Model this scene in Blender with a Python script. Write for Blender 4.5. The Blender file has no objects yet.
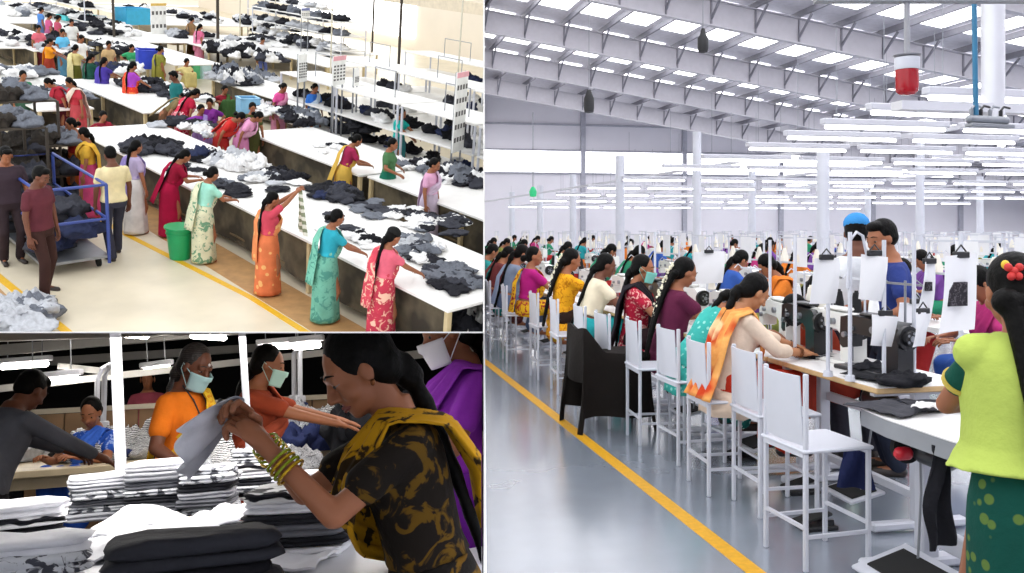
import bpy, bmesh, math, random
import numpy as np
from mathutils import Vector as V, Matrix, noise, Euler
random.seed(7)
PI = math.pi
F, CX, HY, CAMZ = 900.0, 512.0, 228.0, 1.6
CAM = V((0, 0, CAMZ))
COL = bpy.context.scene.collection

def R(a): return math.radians(a)
def ray(px, py): return V(((px-CX)/F, 1.0, (HY-py)/F))

class Room:
    """a hall with its own floor; M takes hall coordinates (floor z=0) to the world"""
    def __init__(s, up, fwd, H, planes):
        u = V(up).normalized(); y = V(fwd); y = (y - u*y.dot(u)).normalized(); x = y.cross(u)
        s.rot = Matrix((x, y, u)).transposed(); s.H = H
        s.M = Matrix.Translation(CAM - u*H) @ s.rot.to_4x4()
        s.inv = s.M.inverted(); s.planes = planes
    def at(s, px, py, z=0.0):
        d = s.rot.transposed() @ ray(px, py)
        t = (z - s.H)/d.z
        return V((d.x*t, d.y*t, z))
    def at_y(s, px, py, y):
        d = s.rot.transposed() @ ray(px, py); t = y/d.y
        return V((d.x*t, y, s.H+d.z*t))
    def at_d(s, px, py, d):
        return s.inv @ (CAM + ray(px, py)*d)
    def proj(s, p):
        w = s.M @ V(p) - CAM
        return (CX+F*w.x/w.y, HY-F*w.z/w.y, w.y)

# dividing planes through the eye: n points to the kept side
XL, YL = 484.0, 332.5
nAC = ray(XL, 0).cross(ray(XL, 500)); nAC.normalize()
if nAC.x < 0: nAC = -nAC                  # +n = the right hall
nAB = ray(0, YL).cross(ray(400, YL)); nAB.normalize()
if nAB.z < 0: nAB = -nAB                  # +n = the upper hall
RA = Room((.3, -1, 3.43), ray(-395, -50), 4.7, [(-nAC, .012), (nAB, .010)])
RB = Room((-.3, 1, 5.7), ray(242, 400), 1.2, [(-nAC, .006), (-nAB, .002)])
RC = Room((0, 0, 1), ray(317, 228), 1.6, [(nAC, .012)])
RM = RC
def use(r):
    global RM; RM = r

# ------------------------------------------------------------------ materials
MATS = {}
def hx(h):
    h = h.lstrip('#'); c = [int(h[i:i+2], 16)/255 for i in (0, 2, 4)]
    return tuple((v/12.92 if v <= .04045 else ((v+.055)/1.055)**2.4) for v in c)
def mat(name, col, rough=.6, metal=0, var=.08, scale=6, bump=0, pat=None, col2=None, pscale=12, emit=0, spec=.5, trans=0, alpha=1, axis='Z', col3=None):
    key = name
    if key in MATS: return MATS[key]
    m = bpy.data.materials.new(name); m.use_nodes = True; MATS[key] = m
    nt = m.node_tree; N = nt.nodes; L = nt.links; b = N['Principled BSDF']
    c = hx(col) if isinstance(col, str) else col
    b.inputs['Roughness'].default_value = rough; b.inputs['Metallic'].default_value = metal
    b.inputs['Specular IOR Level'].default_value = spec
    if trans: b.inputs['Transmission Weight'].default_value = trans
    if alpha < 1: b.inputs['Alpha'].default_value = alpha
    tc = N.new('ShaderNodeTexCoord')
    nz = N.new('ShaderNodeTexNoise'); nz.inputs['Scale'].default_value = scale; nz.inputs['Detail'].default_value = 4
    L.new(tc.outputs['Object'], nz.inputs['Vector'])
    rp = N.new('ShaderNodeValToRGB'); rp.color_ramp.elements[0].position = .3; rp.color_ramp.elements[1].position = .7
    lo = tuple(max(0, v*(1-var)) for v in c)+(1,); hi = tuple(min(1, v*(1+var)) for v in c)+(1,)
    rp.color_ramp.elements[0].color = lo; rp.color_ramp.elements[1].color = hi
    L.new(nz.outputs['Fac'], rp.inputs['Fac']); out = rp.outputs['Color']
    if pat:
        c2 = (hx(col2) if isinstance(col2, str) else col2)+(1,)
        mx = N.new('ShaderNodeMix'); mx.data_type = 'RGBA'
        pr = N.new('ShaderNodeValToRGB'); pr.color_ramp.interpolation = 'LINEAR'
        if pat == 'dots':
            t = N.new('ShaderNodeTexVoronoi'); t.inputs['Scale'].default_value = pscale; o = t.outputs['Distance']
            pr.color_ramp.elements[0].position = .26; pr.color_ramp.elements[1].position = .32
            pr.color_ramp.elements[0].color = (1, 1, 1, 1); pr.color_ramp.elements[1].color = (0, 0, 0, 1)
        elif pat == 'floral':
            t = N.new('ShaderNodeTexNoise'); t.inputs['Scale'].default_value = pscale; t.inputs['Detail'].default_value = 6; t.inputs['Distortion'].default_value = 1.5
            o = t.outputs['Fac']; pr.color_ramp.elements[0].position = .53; pr.color_ramp.elements[1].position = .58
        elif pat == 'stripes':
            t = N.new('ShaderNodeTexWave'); t.inputs['Scale'].default_value = pscale; t.inputs['Distortion'].default_value = 3; t.inputs['Detail'].default_value = 2; t.inputs['Detail Scale'].default_value = 1.5
            t.bands_direction = axis; o = t.outputs['Fac']; pr.color_ramp.elements[0].position = .5; pr.color_ramp.elements[1].position = .62
        elif pat == 'blotch':
            t = N.new('ShaderNodeTexNoise'); t.inputs['Scale'].default_value = pscale; t.inputs['Detail'].default_value = 2
            o = t.outputs['Fac']; pr.color_ramp.elements[0].position = .46; pr.color_ramp.elements[1].position = .6
        elif pat == 'ring':
            t = N.new('ShaderNodeTexWave'); t.inputs['Scale'].default_value = pscale; t.inputs['Distortion'].default_value = .4
            t.bands_direction = axis; o = t.outputs['Fac']; pr.color_ramp.elements[0].position = .8; pr.color_ramp.elements[1].position = .86
        L.new(tc.outputs['Object'], t.inputs['Vector']); L.new(o, pr.inputs['Fac'])
        L.new(pr.outputs['Color'], mx.inputs[0]); L.new(out, mx.inputs[6]); mx.inputs[7].default_value = c2; out = mx.outputs[2]
        if col3:
            t3 = N.new('ShaderNodeTexNoise'); t3.inputs['Scale'].default_value = pscale*.7; L.new(tc.outputs['Object'], t3.inputs['Vector'])
            p3 = N.new('ShaderNodeValToRGB'); p3.color_ramp.elements[0].position = .58; p3.color_ramp.elements[1].position = .63; L.new(t3.outputs['Fac'], p3.inputs['Fac'])
            m3 = N.new('ShaderNodeMix'); m3.data_type = 'RGBA'; L.new(p3.outputs['Color'], m3.inputs[0]); L.new(out, m3.inputs[6]); m3.inputs[7].default_value = hx(col3)+(1,); out = m3.outputs[2]
    L.new(out, b.inputs['Base Color'])
    if bump:
        n2 = N.new('ShaderNodeTexNoise'); n2.inputs['Scale'].default_value = 35; n2.inputs['Detail'].default_value = 5
        L.new(tc.outputs['Object'], n2.inputs['Vector'])
        bp = N.new('ShaderNodeBump'); bp.inputs['Strength'].default_value = bump; bp.inputs['Distance'].default_value = .02
        L.new(n2.outputs['Fac'], bp.inputs['Height']); L.new(bp.outputs['Normal'], b.inputs['Normal'])
    if emit:
        b.inputs['Emission Color'].default_value = c+(1,); b.inputs['Emission Strength'].default_value = emit
    return m
def cloth(col, **k):
    k.setdefault('rough', .85); k.setdefault('bump', .25); k.setdefault('var', .15); k.setdefault('spec', .2)
    return mat('fabric_%s_%s_%s_%s' % (col, k.get('pat'), k.get('col2'), k.get('pscale', '')), col, **k)

# ------------------------------------------------------------------ mesh builder
class MB:
    def __init__(s): s.v = []; s.f = []; s.mi = []; s.cur = 0
    def add(s, vs, fs):
        o = len(s.v); s.v += [tuple(v) for v in vs]; s.f += [tuple(i+o for i in f) for f in fs]; s.mi += [s.cur]*len(fs); return s
    def box(s, c, d, M=None, bev=0):
        x, y, z = d[0]/2, d[1]/2, d[2]/2; b = min(bev, x*.9, y*.9, z*.9); c = V(c); vs = []; fs = []
        if b <= 0:
            vs = [V((i*x, j*y, k*z)) for i in (-1, 1) for j in (-1, 1) for k in (-1, 1)]
            fs = [(0, 1, 3, 2), (4, 6, 7, 5), (0, 4, 5, 1), (2, 3, 7, 6), (0, 2, 6, 4), (1, 5, 7, 3)]
        else:
            idx = {}
            for i in (-1, 1):
                for j in (-1, 1):
                    for k in (-1, 1):
                        for a, p in enumerate(((i*x, j*(y-b), k*(z-b)), (i*(x-b), j*y, k*(z-b)), (i*(x-b), j*(y-b), k*z))):
                            idx[(i, j, k, a)] = len(vs); vs.append(V(p))
            q = lambda *t: fs.append(tuple(idx[u] for u in t))
            for i in (-1, 1):
                q((i,-1,-1,0), (i,1,-1,0), (i,1,1,0), (i,-1,1,0)); q((-1,i,-1,1), (1,i,-1,1), (1,i,1,1), (-1,i,1,1)); q((-1,-1,i,2), (1,-1,i,2), (1,1,i,2), (-1,1,i,2))
                for j in (-1, 1):
                    q((i,j,-1,0), (i,j,1,0), (i,j,1,1), (i,j,-1,1)); q((i,-1,j,0), (i,1,j,0), (i,1,j,2), (i,-1,j,2)); q((-1,i,j,1), (1,i,j,1), (1,i,j,2), (-1,i,j,2))
                    for k in (-1, 1): q((i,j,k,0), (i,j,k,1), (i,j,k,2))
        vs = [(M @ v if M else v)+c for v in vs]
        return s.add(vs, fs)
    def rings(s, rings, cap=True):
        n = len(rings[0]); vs = [p for r in rings for p in r]; fs = []
        for i in range(len(rings)-1):
            for j in range(n):
                k = (j+1) % n; fs.append((i*n+j, i*n+k, (i+1)*n+k, (i+1)*n+j))
        if cap: fs.append(tuple(range(n))[::-1]); fs.append(tuple((len(rings)-1)*n+j for j in range(n)))
        return s.add(vs, fs)
    def cap(s, p0, p1, r0, r1=None, n=10, round_=True, fl=1):
        r1 = r0 if r1 is None else r1; p0 = V(p0); p1 = V(p1); d = (p1-p0); L = d.length
        if L < 1e-6: d = V((0, 0, 1))
        d.normalize(); a = V((0, 0, 1)) if abs(d.z) < .9 else V((0, 1, 0)); x = d.cross(a).normalized(); y = d.cross(x)
        st = []
        if round_:
            for t in (.08, .5, .85): q = math.sqrt(1-(1-t)**2) if t < 1 else 1; st.append((p0-d*r0*(1-t), r0*q))
        st.append((p0, r0)); st.append((p1, r1))
        if round_:
            for t in (.85, .5, .08): q = math.sqrt(1-(1-t)**2); st.append((p1+d*r1*(1-t), r1*q))
        return s.rings([[c+(x*math.cos(2*PI*j/n)+y*math.sin(2*PI*j/n)*fl)*r for j in range(n)] for c, r in st])
    def cyl(s, p0, p1, r0, r1=None, n=12): return s.cap(p0, p1, r0, r1, n, False)
    def tube(s, pts, r, n=6):
        pts = [V(p) for p in pts]; rs = []
        for i, p in enumerate(pts):
            d = (pts[min(i+1, len(pts)-1)]-pts[max(i-1, 0)]).normalized(); a = V((0, 0, 1)) if abs(d.z) < .95 else V((0, 1, 0))
            x = d.cross(a).normalized(); y = d.cross(x); rr = r[i] if isinstance(r, (list, tuple)) else r
            if i and (x.dot(px_) < 0): x = -x; y = -y
            px_ = x
            rs.append([p+(x*math.cos(2*PI*j/n)+y*math.sin(2*PI*j/n))*rr for j in range(n)])
        return s.rings(rs)
    def ell(s, c, r, M=None, n=14, m=9, wob=0, seed=0):
        c = V(c); rg = []
        for i in range(m+1):
            t = PI*(i+.02)/(m+.04); ring = []
            for j in range(n):
                a = 2*PI*j/n; p = V((math.sin(t)*math.cos(a), math.sin(t)*math.sin(a), -math.cos(t)))
                k = 1+wob*noise.noise(p*2+V((seed, 0, 0))) if wob else 1
                p = V((p.x*r[0]*k, p.y*r[1]*k, p.z*r[2]*k)); ring.append((M @ p if M else p)+c)
            rg.append(ring)
        return s.rings(rg)
    def lathe(s, prof, c=(0, 0, 0), n=20):
        c = V(c); return s.rings([[c+V((r*math.cos(2*PI*j/n), r*math.sin(2*PI*j/n), z)) for j in range(n)] for r, z in prof])
    def sheet(s, fn, nu, nv, th=.004):
        P = [[V(fn(i/nu, j/nv)) for j in range(nv+1)] for i in range(nu+1)]; vs = []; w = nv+1
        Nn = [[None]*w for _ in range(nu+1)]
        for i in range(nu+1):
            for j in range(w):
                du = P[min(i+1, nu)][j]-P[max(i-1, 0)][j]; dv = P[i][min(j+1, nv)]-P[i][max(j-1, 0)]
                nn = du.cross(dv); Nn[i][j] = nn.normalized() if nn.length > 1e-9 else V((0, 0, 1))
        vs = [P[i][j]+Nn[i][j]*th/2 for i in range(nu+1) for j in range(w)]+[P[i][j]-Nn[i][j]*th/2 for i in range(nu+1) for j in range(w)]
        o = (nu+1)*w; fs = []
        for i in range(nu):
            for j in range(nv):
                a, b, c, d = i*w+j, (i+1)*w+j, (i+1)*w+j+1, i*w+j+1
                fs += [(a, b, c, d), (a+o, d+o, c+o, b+o)]
        for i in range(nu):
            fs += [(i*w, i*w+o, (i+1)*w+o, (i+1)*w), (i*w+nv, (i+1)*w+nv, (i+1)*w+nv+o, i*w+nv+o)]
        for j in range(nv):
            fs += [(j, j+1, j+1+o, j+o), (nu*w+j, nu*w+j+o, nu*w+j+1+o, nu*w+j+1)]
        return s.add(vs, fs)
    def prism(s, poly, h, axis='z', c=(0, 0, 0)):
        """extrude a polygon of (a,b) pairs by h about its middle"""
        c = V(c); k = {'z': lambda a, b, t: V((a, b, t)), 'y': lambda a, b, t: V((a, t, b)), 'x': lambda a, b, t: V((t, a, b))}[axis]
        n = len(poly); vs = [k(a, b, -h/2)+c for a, b in poly]+[k(a, b, h/2)+c for a, b in poly]
        return s.add(vs, [tuple(range(n))[::-1], tuple(range(n, 2*n))]+[(j, (j+1) % n, (j+1) % n+n, j+n) for j in range(n)])
    def merge(s, o, M=None):
        return s.add([(M @ V(v) if M else v) for v in o.v], o.f)
    def xf(s, M): s.v = [tuple(M @ V(v)) for v in s.v]; return s
    def mesh(s, name='mesh', smooth=True, ang=40):
        me = bpy.data.meshes.new(name); me.from_pydata(s.v, [], s.f); me.update()
        bm = bmesh.new(); bm.from_mesh(me); bmesh.ops.recalc_face_normals(bm, faces=bm.faces)
        for i, f in enumerate(bm.faces): f.material_index = s.mi[i] if i < len(s.mi) else 0
        bm.to_mesh(me); bm.free()
        if smooth: me.shade_smooth(); me.set_sharp_from_angle(angle=R(ang))
        return me

def voxel(mb, size, it=3):
    """one continuous skin over overlapping closed shapes"""
    me = bpy.data.meshes.new('tmp'); me.from_pydata(mb.v, [], mb.f); me.update()
    bm = bmesh.new(); bm.from_mesh(me); bmesh.ops.recalc_face_normals(bm, faces=bm.faces); bm.to_mesh(me); bm.free()
    ob = bpy.data.objects.new('tmp', me); VC.objects.link(ob)
    m = ob.modifiers.new('r', 'REMESH'); m.mode = 'VOXEL'; m.voxel_size = size
    if it:
        q = ob.modifiers.new('s', 'SMOOTH'); q.factor = .5; q.iterations = it
    VL.update(); dg = bpy.context.evaluated_depsgraph_get() if False else VL.depsgraph
    ev = ob.evaluated_get(dg); out = ev.to_mesh()
    vs = np.empty(len(out.vertices)*3, 'f'); out.vertices.foreach_get('co', vs)
    r = MB(); r.v = [tuple(p) for p in vs.reshape(-1, 3).tolist()]; r.f = [tuple(p.vertices) for p in out.polygons]; r.mi = [0]*len(r.f)
    ev.to_mesh_clear(); bpy.data.objects.remove(ob); bpy.data.meshes.remove(me)
    return r
VL = bpy.context.view_layer; VC = COL
TS = bpy.data.scenes.new('workbench'); VL = TS.view_layers[0]; VC = TS.collection   # a bare scene keeps remeshing quick

# ------------------------------------------------------------------ objects
ALL = []
def setmat(me, m):
    for q in (m if isinstance(m, (list, tuple)) else [m]): me.materials.append(q)
def tag(o, label, cat, group=None, kind=None):
    if label: o['label'] = label
    if cat: o['category'] = cat
    if group: o['group'] = group
    if kind: o['kind'] = kind
    return o
def loc4(loc, rz=0): return Matrix.Translation(V(loc)) @ Matrix.Rotation(rz, 4, 'Z')
def thing(name, label, cat, loc=(0, 0, 0), rz=0, group=None, M=None):
    o = bpy.data.objects.new(name, None); COL.objects.link(o); o.empty_display_size = .1
    o.matrix_world = RM.M @ (M if M else loc4(loc, rz)); tag(o, label, cat, group); ALL.append((o, RM)); return o
def part(name, mb, m, parent, smooth=True, label=None, ang=40, off=None):
    me = mb if isinstance(mb, bpy.types.Mesh) else mb.mesh(name, smooth, ang)
    if not me.materials: setmat(me, m)
    o = bpy.data.objects.new(name, me); COL.objects.link(o); o.parent = parent
    if off: o.location = off
    if label: o['label'] = label
    return o
def single(name, mb, m, label, cat, loc=(0, 0, 0), rz=0, group=None, kind=None, smooth=True, M=None, ang=40):
    me = mb if isinstance(mb, bpy.types.Mesh) else mb.mesh(name, smooth, ang)
    if not me.materials: setmat(me, m)
    o = bpy.data.objects.new(name, me); COL.objects.link(o); o.matrix_world = RM.M @ (M if M else loc4(loc, rz))
    tag(o, label, cat, group, kind); ALL.append((o, RM)); return o
def struct(name, mb, m, smooth=False):
    me = mb.mesh(name, smooth); setmat(me, m); o = bpy.data.objects.new(name, me); COL.objects.link(o)
    o.matrix_world = RM.M.copy(); o['kind'] = 'structure'; ALL.append((o, RM)); return o
def dup(root, loc, rz=0, label=None, group=None, M=None, sc=1):
    r = root.copy(); COL.objects.link(r); r.matrix_world = RM.M @ (M if M else loc4(loc, rz)) @ Matrix.Scale(sc, 4)
    if label: r['label'] = label
    if group: r['group'] = group
    for ch in root.children:
        c = ch.copy(); COL.objects.link(c); c.parent = r
        for g in ch.children:
            d = g.copy(); COL.objects.link(d); d.parent = c
    ALL.append((r, RM)); return r

def clip_all():
    """every hall ends at its dividing walls: cut what would poke through"""
    def world(o):
        return o.matrix_basis.copy() if o.parent is None else world(o.parent) @ o.matrix_parent_inverse @ o.matrix_basis
    def do(o, room):
        for ch in list(o.children): do(ch, room)
        if o.type != 'MESH': return
        W = world(o); me = o.data; n = len(me.vertices); co = np.empty(n*3, 'f'); me.vertices.foreach_get('co', co); co = co.reshape(-1, 3)
        A = np.array(W); w = co @ A[:3, :3].T + A[:3, 3] - np.array(CAM)
        for nn, t in room.planes:
            d = w @ np.array(nn) - t
            if (d > 0).all(): continue
            if (d <= 0).all():
                for ch in list(o.children): bpy.data.objects.remove(ch)
                bpy.data.objects.remove(o); return
            if o.data.users > 1: o.data = o.data.copy()
            me = o.data; bm = bmesh.new(); bm.from_mesh(me); Wi = W.inverted()
            co_ = Wi @ (CAM + nn*t); no = (W.to_3x3().transposed() @ nn).normalized()
            res = bmesh.ops.bisect_plane(bm, geom=bm.verts[:]+bm.edges[:]+bm.faces[:], plane_co=co_, plane_no=-no, clear_outer=True)
            ed = [e for e in bm.edges if e.is_boundary and all(abs((v.co-co_).dot(no)) < 1e-4 for v in e.verts)]
            if ed:
                try: bmesh.ops.triangle_fill(bm, edges=ed, use_beauty=False)
                except Exception: pass
            bm.to_mesh(me); bm.free()
            n = len(me.vertices)
            if n == 0:
                for ch in list(o.children): bpy.data.objects.remove(ch)
                bpy.data.objects.remove(o); return
            co = np.empty(n*3, 'f'); me.vertices.foreach_get('co', co); co = co.reshape(-1, 3); w = co @ A[:3, :3].T + A[:3, 3] - np.array(CAM)
    for o, room in ALL:
        do(o, room)
    for o, room in ALL:
        try:
            if o.type == 'EMPTY' and not o.children: bpy.data.objects.remove(o)
        except ReferenceError: pass
# ------------------------------------------------------------------ people
SKIN = {}
def skin(k):
    cols = {'mid': '#9a6244', 'dark': '#6d4230', 'warm': '#b07a56', 'deep': '#55352a'}
    return mat('skin_'+k, cols[k], rough=.5, var=.08, scale=9, spec=.35)
HAIR = lambda: mat('hair_black', '#070605', rough=.55, var=.3, scale=40, bump=.4, spec=.12)
HAIRG = lambda: mat('hair_greying', '#3b3634', rough=.5, var=.4, scale=40, bump=.5, pat='stripes', col2='#1c1918', pscale=30)
def rotx(a): return Matrix.Rotation(a, 4, 'X')
def ik(a, b, l1, l2, hint):
    a = V(a); b = V(b); d = b-a; D = min(d.length, (l1+l2)*.995); d = d.normalized(); b = a+d*D
    x = (l1*l1-l2*l2+D*D)/(2*D); y = math.sqrt(max(0, l1*l1-x*x)); h = V(hint); h = (h-d*h.dot(d))
    h = h.normalized() if h.length > 1e-5 else V((0, 0, -1))
    return a+d*x+h*y, b

def person(label, loc, rz, sex='f', h=1.52, lean=0., sit=None, pitch=.25, yaw=0., hl=None, hr=None, lod=2, sk='mid',
           top='#b03030', top_k=None, sleeve=.55, tunic=None, low='saree', lowc='#803020', low_k=None, pallu=None, pallu_k=None,
           pallu_back=.55, pallu_side=-1, hair='braid', greying=False, mask=None, flowers=None, extras=None, feet=None, el=None, er=None, group=None,
           build=1., roll=0., foot_y=.30, braid_len=.5, cap=None, curl=.5, knee_z=None, palm=None, hipw=1., fz=.30, twist=0., hairsc=1., hdx=0., hwd=1.):
    """feet on loc, facing rz (local +Y); lean = trunk bend, pitch = head down"""
    s = h/1.6; vx = {0: .0055, 1: .012, 2: .02, 3: .028}[lod]
    seg = {0: 16, 1: 12, 2: 9, 3: 7}[lod]
    P = thing('person', label, 'person', loc, rz, group)
    female = sex == 'f'
    pz = (sit+.10) if sit is not None else .88*s
    T = Matrix.Translation((0, 0, pz)) @ Matrix.Rotation(roll, 4, 'Y') @ rotx(-lean) @ Matrix.Rotation(twist, 4, 'Z') @ Matrix.Scale(s, 4) @ Matrix.Translation((0, 0, -.88))
    def t(x, y, z): return T @ V((x, y, z))
    shw = (.150 if female else .185)*build
    S = {-1: t(-shw, -.005, 1.302), 1: t(shw, -.005, 1.302)}
    neck = t(0, -.012, 1.36)
    Hh = T @ Matrix.Translation((0, .012+.02*lean, 1.385)) @ Matrix.Rotation(yaw, 4, 'Z') @ rotx(-(pitch-lean*.25)) @ Matrix.Translation((0, .012, .115)) @ Matrix.Scale(1.05, 4)
    def hd(x, y, z): return Hh @ V((x, y, z))
    H3 = Hh.to_3x3()
    # arms
    hands = {-1: hl if hl is not None else (-.24*s, .05, .78*s), 1: hr if hr is not None else (.24*s, .05, .78*s)}
    hint = {-1: el or (-.5, -.4, -.6), 1: er or (.5, -.4, -.6)}
    E = {}; Wr = {}
    for k in (-1, 1): E[k], Wr[k] = ik(S[k], hands[k], .27*s, .24*s, hint[k])
    # legs
    hipx = .088*s; K = {}; A = {}
    for k in (-1, 1):
        hp = V((k*hipx, 0, pz-.02*s)) if sit is None else V((k*hipx, 0, pz-.01))
        ft = (feet[0] if k < 0 else feet[1]) if feet else ((k*.10*s, 0.0, .075*s) if sit is None else (k*.11, foot_y, fz+.075))
        K[k], A[k] = ik(hp, ft, .42*s, .40*s, (k*.1, 1, .3))
        K[k] = V(K[k]); A[k] = V(A[k])
    def torso(mb, g=0., z0=.76, z1=1.40, belly=0.):
        st = [(.76, .150, .108, 0), (.82, .168, .122, -.004), (.88, .168, .122, -.006), (.95, .146, .112, 0), (1.02, .130, .103, .004), (1.10, .136, .106, .004),
              (1.18, .148, .113, .006), (1.25, .155, .106, .002), (1.29, .152, .090, -.004), (1.322, .128, .075, -.008), (1.345, .090, .062, -.010), (1.36, .062, .056, -.012), (1.40, .05, .05, -.012)]
        if not female: st = [(z, rx*(1.02 if z < 1.0 else 1.16), ry*(1.0 if z < 1.05 else 1.06), y) for z, rx, ry, y in st]
        rg = []
        for z, rx, ry, y in st:
            if z < z0-.03 or z > z1+.005: continue
            rx = rx*build+g/s; ry = ry*build+g/s; z = max(z, z0); n = 24
            ring = []
            for j in range(n):
                a = 2*PI*j/n; e = .85; ca, sa = math.cos(a), math.sin(a)
                ring.append(t(rx*math.copysign(abs(ca)**e, ca), y+ry*math.copysign(abs(sa)**e, sa), z))
            rg.append(ring)
        mb.rings(rg)
        if female:
            M3 = T.to_3x3()
            for k in (-1, 1):
                if z1 > 1.2 and z0 < 1.15: mb.ell(t(k*.068*build, .075*build, 1.185), ((.062+g)*build, (.055+g)*build, (.064+g)*build), M3)
    dn = T.to_3x3() @ V((0, 0, -1)); dn.normalize()
    def arm(mb, g=0, frac=2.0):
        for k in (-1, 1):
            q = build*s; Sk = S[k]; S0 = Sk+dn*.020*s-(Sk-t(0, 0, 1.30))*.06
            if frac <= 1:
                e = Sk.lerp(E[k], frac); mb.cap(S0, e, (.046*q+g), (.050-.012*frac)*q+g*1.2, seg)
            else:
                mb.cap(S0, E[k], .047*q+g, .037*q+g, seg)
                f = min(1, frac-1); e = E[k].lerp(Wr[k], f); mb.cap(E[k], e, .038*q+g, (.038-.013*f)*q+g, seg)
    # ---- body
    mb = MB(); torso(mb)
    mb.cap(t(0, -.014, 1.30), hd(0, -.02, -.05), .052*s*(1 if female else 1.15), .047*s*(1 if female else 1.15), seg+2)
    arm(mb)
    for k in (-1, 1):
        hp = V((k*hipx, 0, pz-.02*s)); mb.cap(hp, K[k], .078*s*build, .052*s, seg); mb.cap(K[k], A[k], .05*s, .034*s, seg)
        fd = V((k*.02, .14*s, -.045*s)); mb.cap(A[k]+V((0, -.02, -.03*s)), A[k]+fd, .034*s, .026*s, seg)
    hs = 1.0
    mb.ell(hd(0, -.012, .022), (.070*hs*s, .090*s, .092*s), H3.normalized())
    mb.ell(hd(0, .028, -.045), (.052*s, .052*s, .060*s), H3.normalized())
    mb.ell(hd(0, .050, -.084), (.023*s, .021*s, .019*s), H3.normalized()); mb.ell(hd(0, .060, -.058), (.027*s, .016*s, .018*s), H3.normalized())
    fine = MB()
    tgt = mb if lod <= 1 else fine
    tgt.cap(hd(0, .074, .012), hd(0, .093, -.026), .009*s, .0125*s, 8)
    for k in (-1, 1):
        tgt.ell(hd(k*.012, .085, -.031), (.008*s, .010*s, .007*s), H3.normalized(), 8, 5)
        tgt.ell(hd(k*.071, -.005, -.008), (.010*s, .020*s, .031*s), H3.normalized(), 8, 6)
        if lod <= 1:
            mb.ell(hd(k*.036, .046, -.028), (.026*s, .028*s, .026*s), H3.normalized()); mb.cap(hd(k*.012, .073, .026), hd(k*.042, .062, .027), .011*s, .009*s, 8); mb.ell(hd(k*.031, .0660, .0140), (.0170*s, .0150*s, .0075*s), H3.normalized(), 10, 8); mb.ell(hd(k*.031, .066, -.004), (.015*s, .012*s, .006*s), H3.normalized(), 10, 8)
    lips = MB()
    for k in (-1, 1):
        lips.cap(hd(k*.026, .0655, -.0585), hd(0, .0775, -.056), .0032*s, .0052*s, 8); lips.cap(hd(k*.021, .066, -.0610), hd(0, .0755, -.0645), .0032*s, .0062*s, 8)
        lips.cap(hd(0, .0775, -.056), hd(0, .0765, -.057), .0052*s)
    # hands
    for k in (-1, 1):
        d = (Wr[k]-E[k]).normalized(); w = Wr[k]
        pn = V(palm[k]) if palm and k in palm else V((-k*.35, 0, -1)); pn = (pn-d*pn.dot(d)); pn = pn.normalized() if pn.length > 1e-3 else V((1, 0, 0))
        sd = d.cross(pn).normalized()            # across the palm
        th = sd if (sd.dot(V((-k, 0, 0))) > 0) else -sd; q = s*(1 if female else 1.1)
        M = Matrix((sd, d, pn)).transposed()
        mb.cap(w-d*.01*q, w+d*.03*q, .024*q, .026*q, 8)
        mb.ell(w+d*.052*q, (.039*q, .050*q, .017*q), M, 12, 8)
        for i in range(4):
            off = th*(.028-.0185*i)*q; L = (.070, .078, .073, .058)[i]*q; a = curl*(.9+.12*i); p = w+d*(.086-.004*abs(i-1.3))*q+off; r = .0088*q
            dirs = [d*math.cos(a*x)+pn*math.sin(a*x) for x in (.5, 1.3, 2.0)]
            p1 = p+dirs[0]*L*.45; p2 = p1+dirs[1]*L*.33; p3 = p2+dirs[2]*L*.24
            fine.cap(p-d*.02*q, p1, r*1.08, r, 7); fine.cap(p1, p2, r, r*.92, 7); fine.cap(p2, p3, r*.92, r*.8, 7)
        tb = w+d*.022*q+th*.024*q; td = (d*.62+th*.62+pn*.35*(curl+.4)).normalized(); t1 = tb+td*.042*q; td2 = (d*.9+pn*.5*curl+th*.15).normalized()
        fine.cap(tb, t1, .0125*q, .0105*q, 7); fine.cap(t1, t1+td2*.032*q, .0102*q, .0085*q, 7)
    body = voxel(mb, vx, 3 if lod else 4); body.merge(fine)
    part('body', body, skin(sk), P, ang=180)
    # ---- head details
    if lod <= 1:
        for k in (-1, 1):
            e = MB(); c = hd(k*.031, .0625, .003); e.ell(c, (.0115*s, .0130*s, .0060*s), H3.normalized(), 12, 8)
            e.cur = 1; e.ell(hd(k*.031, .0728, .0025), (.0068*s, .0042*s, .0064*s), H3.normalized(), 10, 6)
            eo = part('eye', e, (mat('eye_white', '#7d726b', rough=.7, var=.02), mat('eye_dark', '#120c0a', rough=.2, var=.05)), P, ang=180)
        part('mouth', lips, mat('lips_'+sk, '#7a3c36', rough=.45, var=.05), P, ang=180)
    hm = HAIRG() if greying else HAIR()
    hb = MB(); hk = hairsc
    hb.ell(hd(0, -.030, .034), (.080*s*hk, .092*s*hk, .093*s*hk), H3.normalized(), 18, 12)
    if female: hb.ell(hd(0, -.055, -.012), (.073*s, .066*s, .075*s), H3.normalized(), 16, 10)
    else: hb.ell(hd(0, -.045, .0), (.076*s, .072*s, .070*s), H3.normalized(), 16, 10); hb.ell(hd(0, .025, .085), (.06*s, .05*s, .035*s), H3.normalized(), 12, 8)
    if hair == 'bun': hb.ell(hd(0, -.135, -.045), (.048*s, .040*s, .046*s), H3.normalized(), 12, 8)
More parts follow.
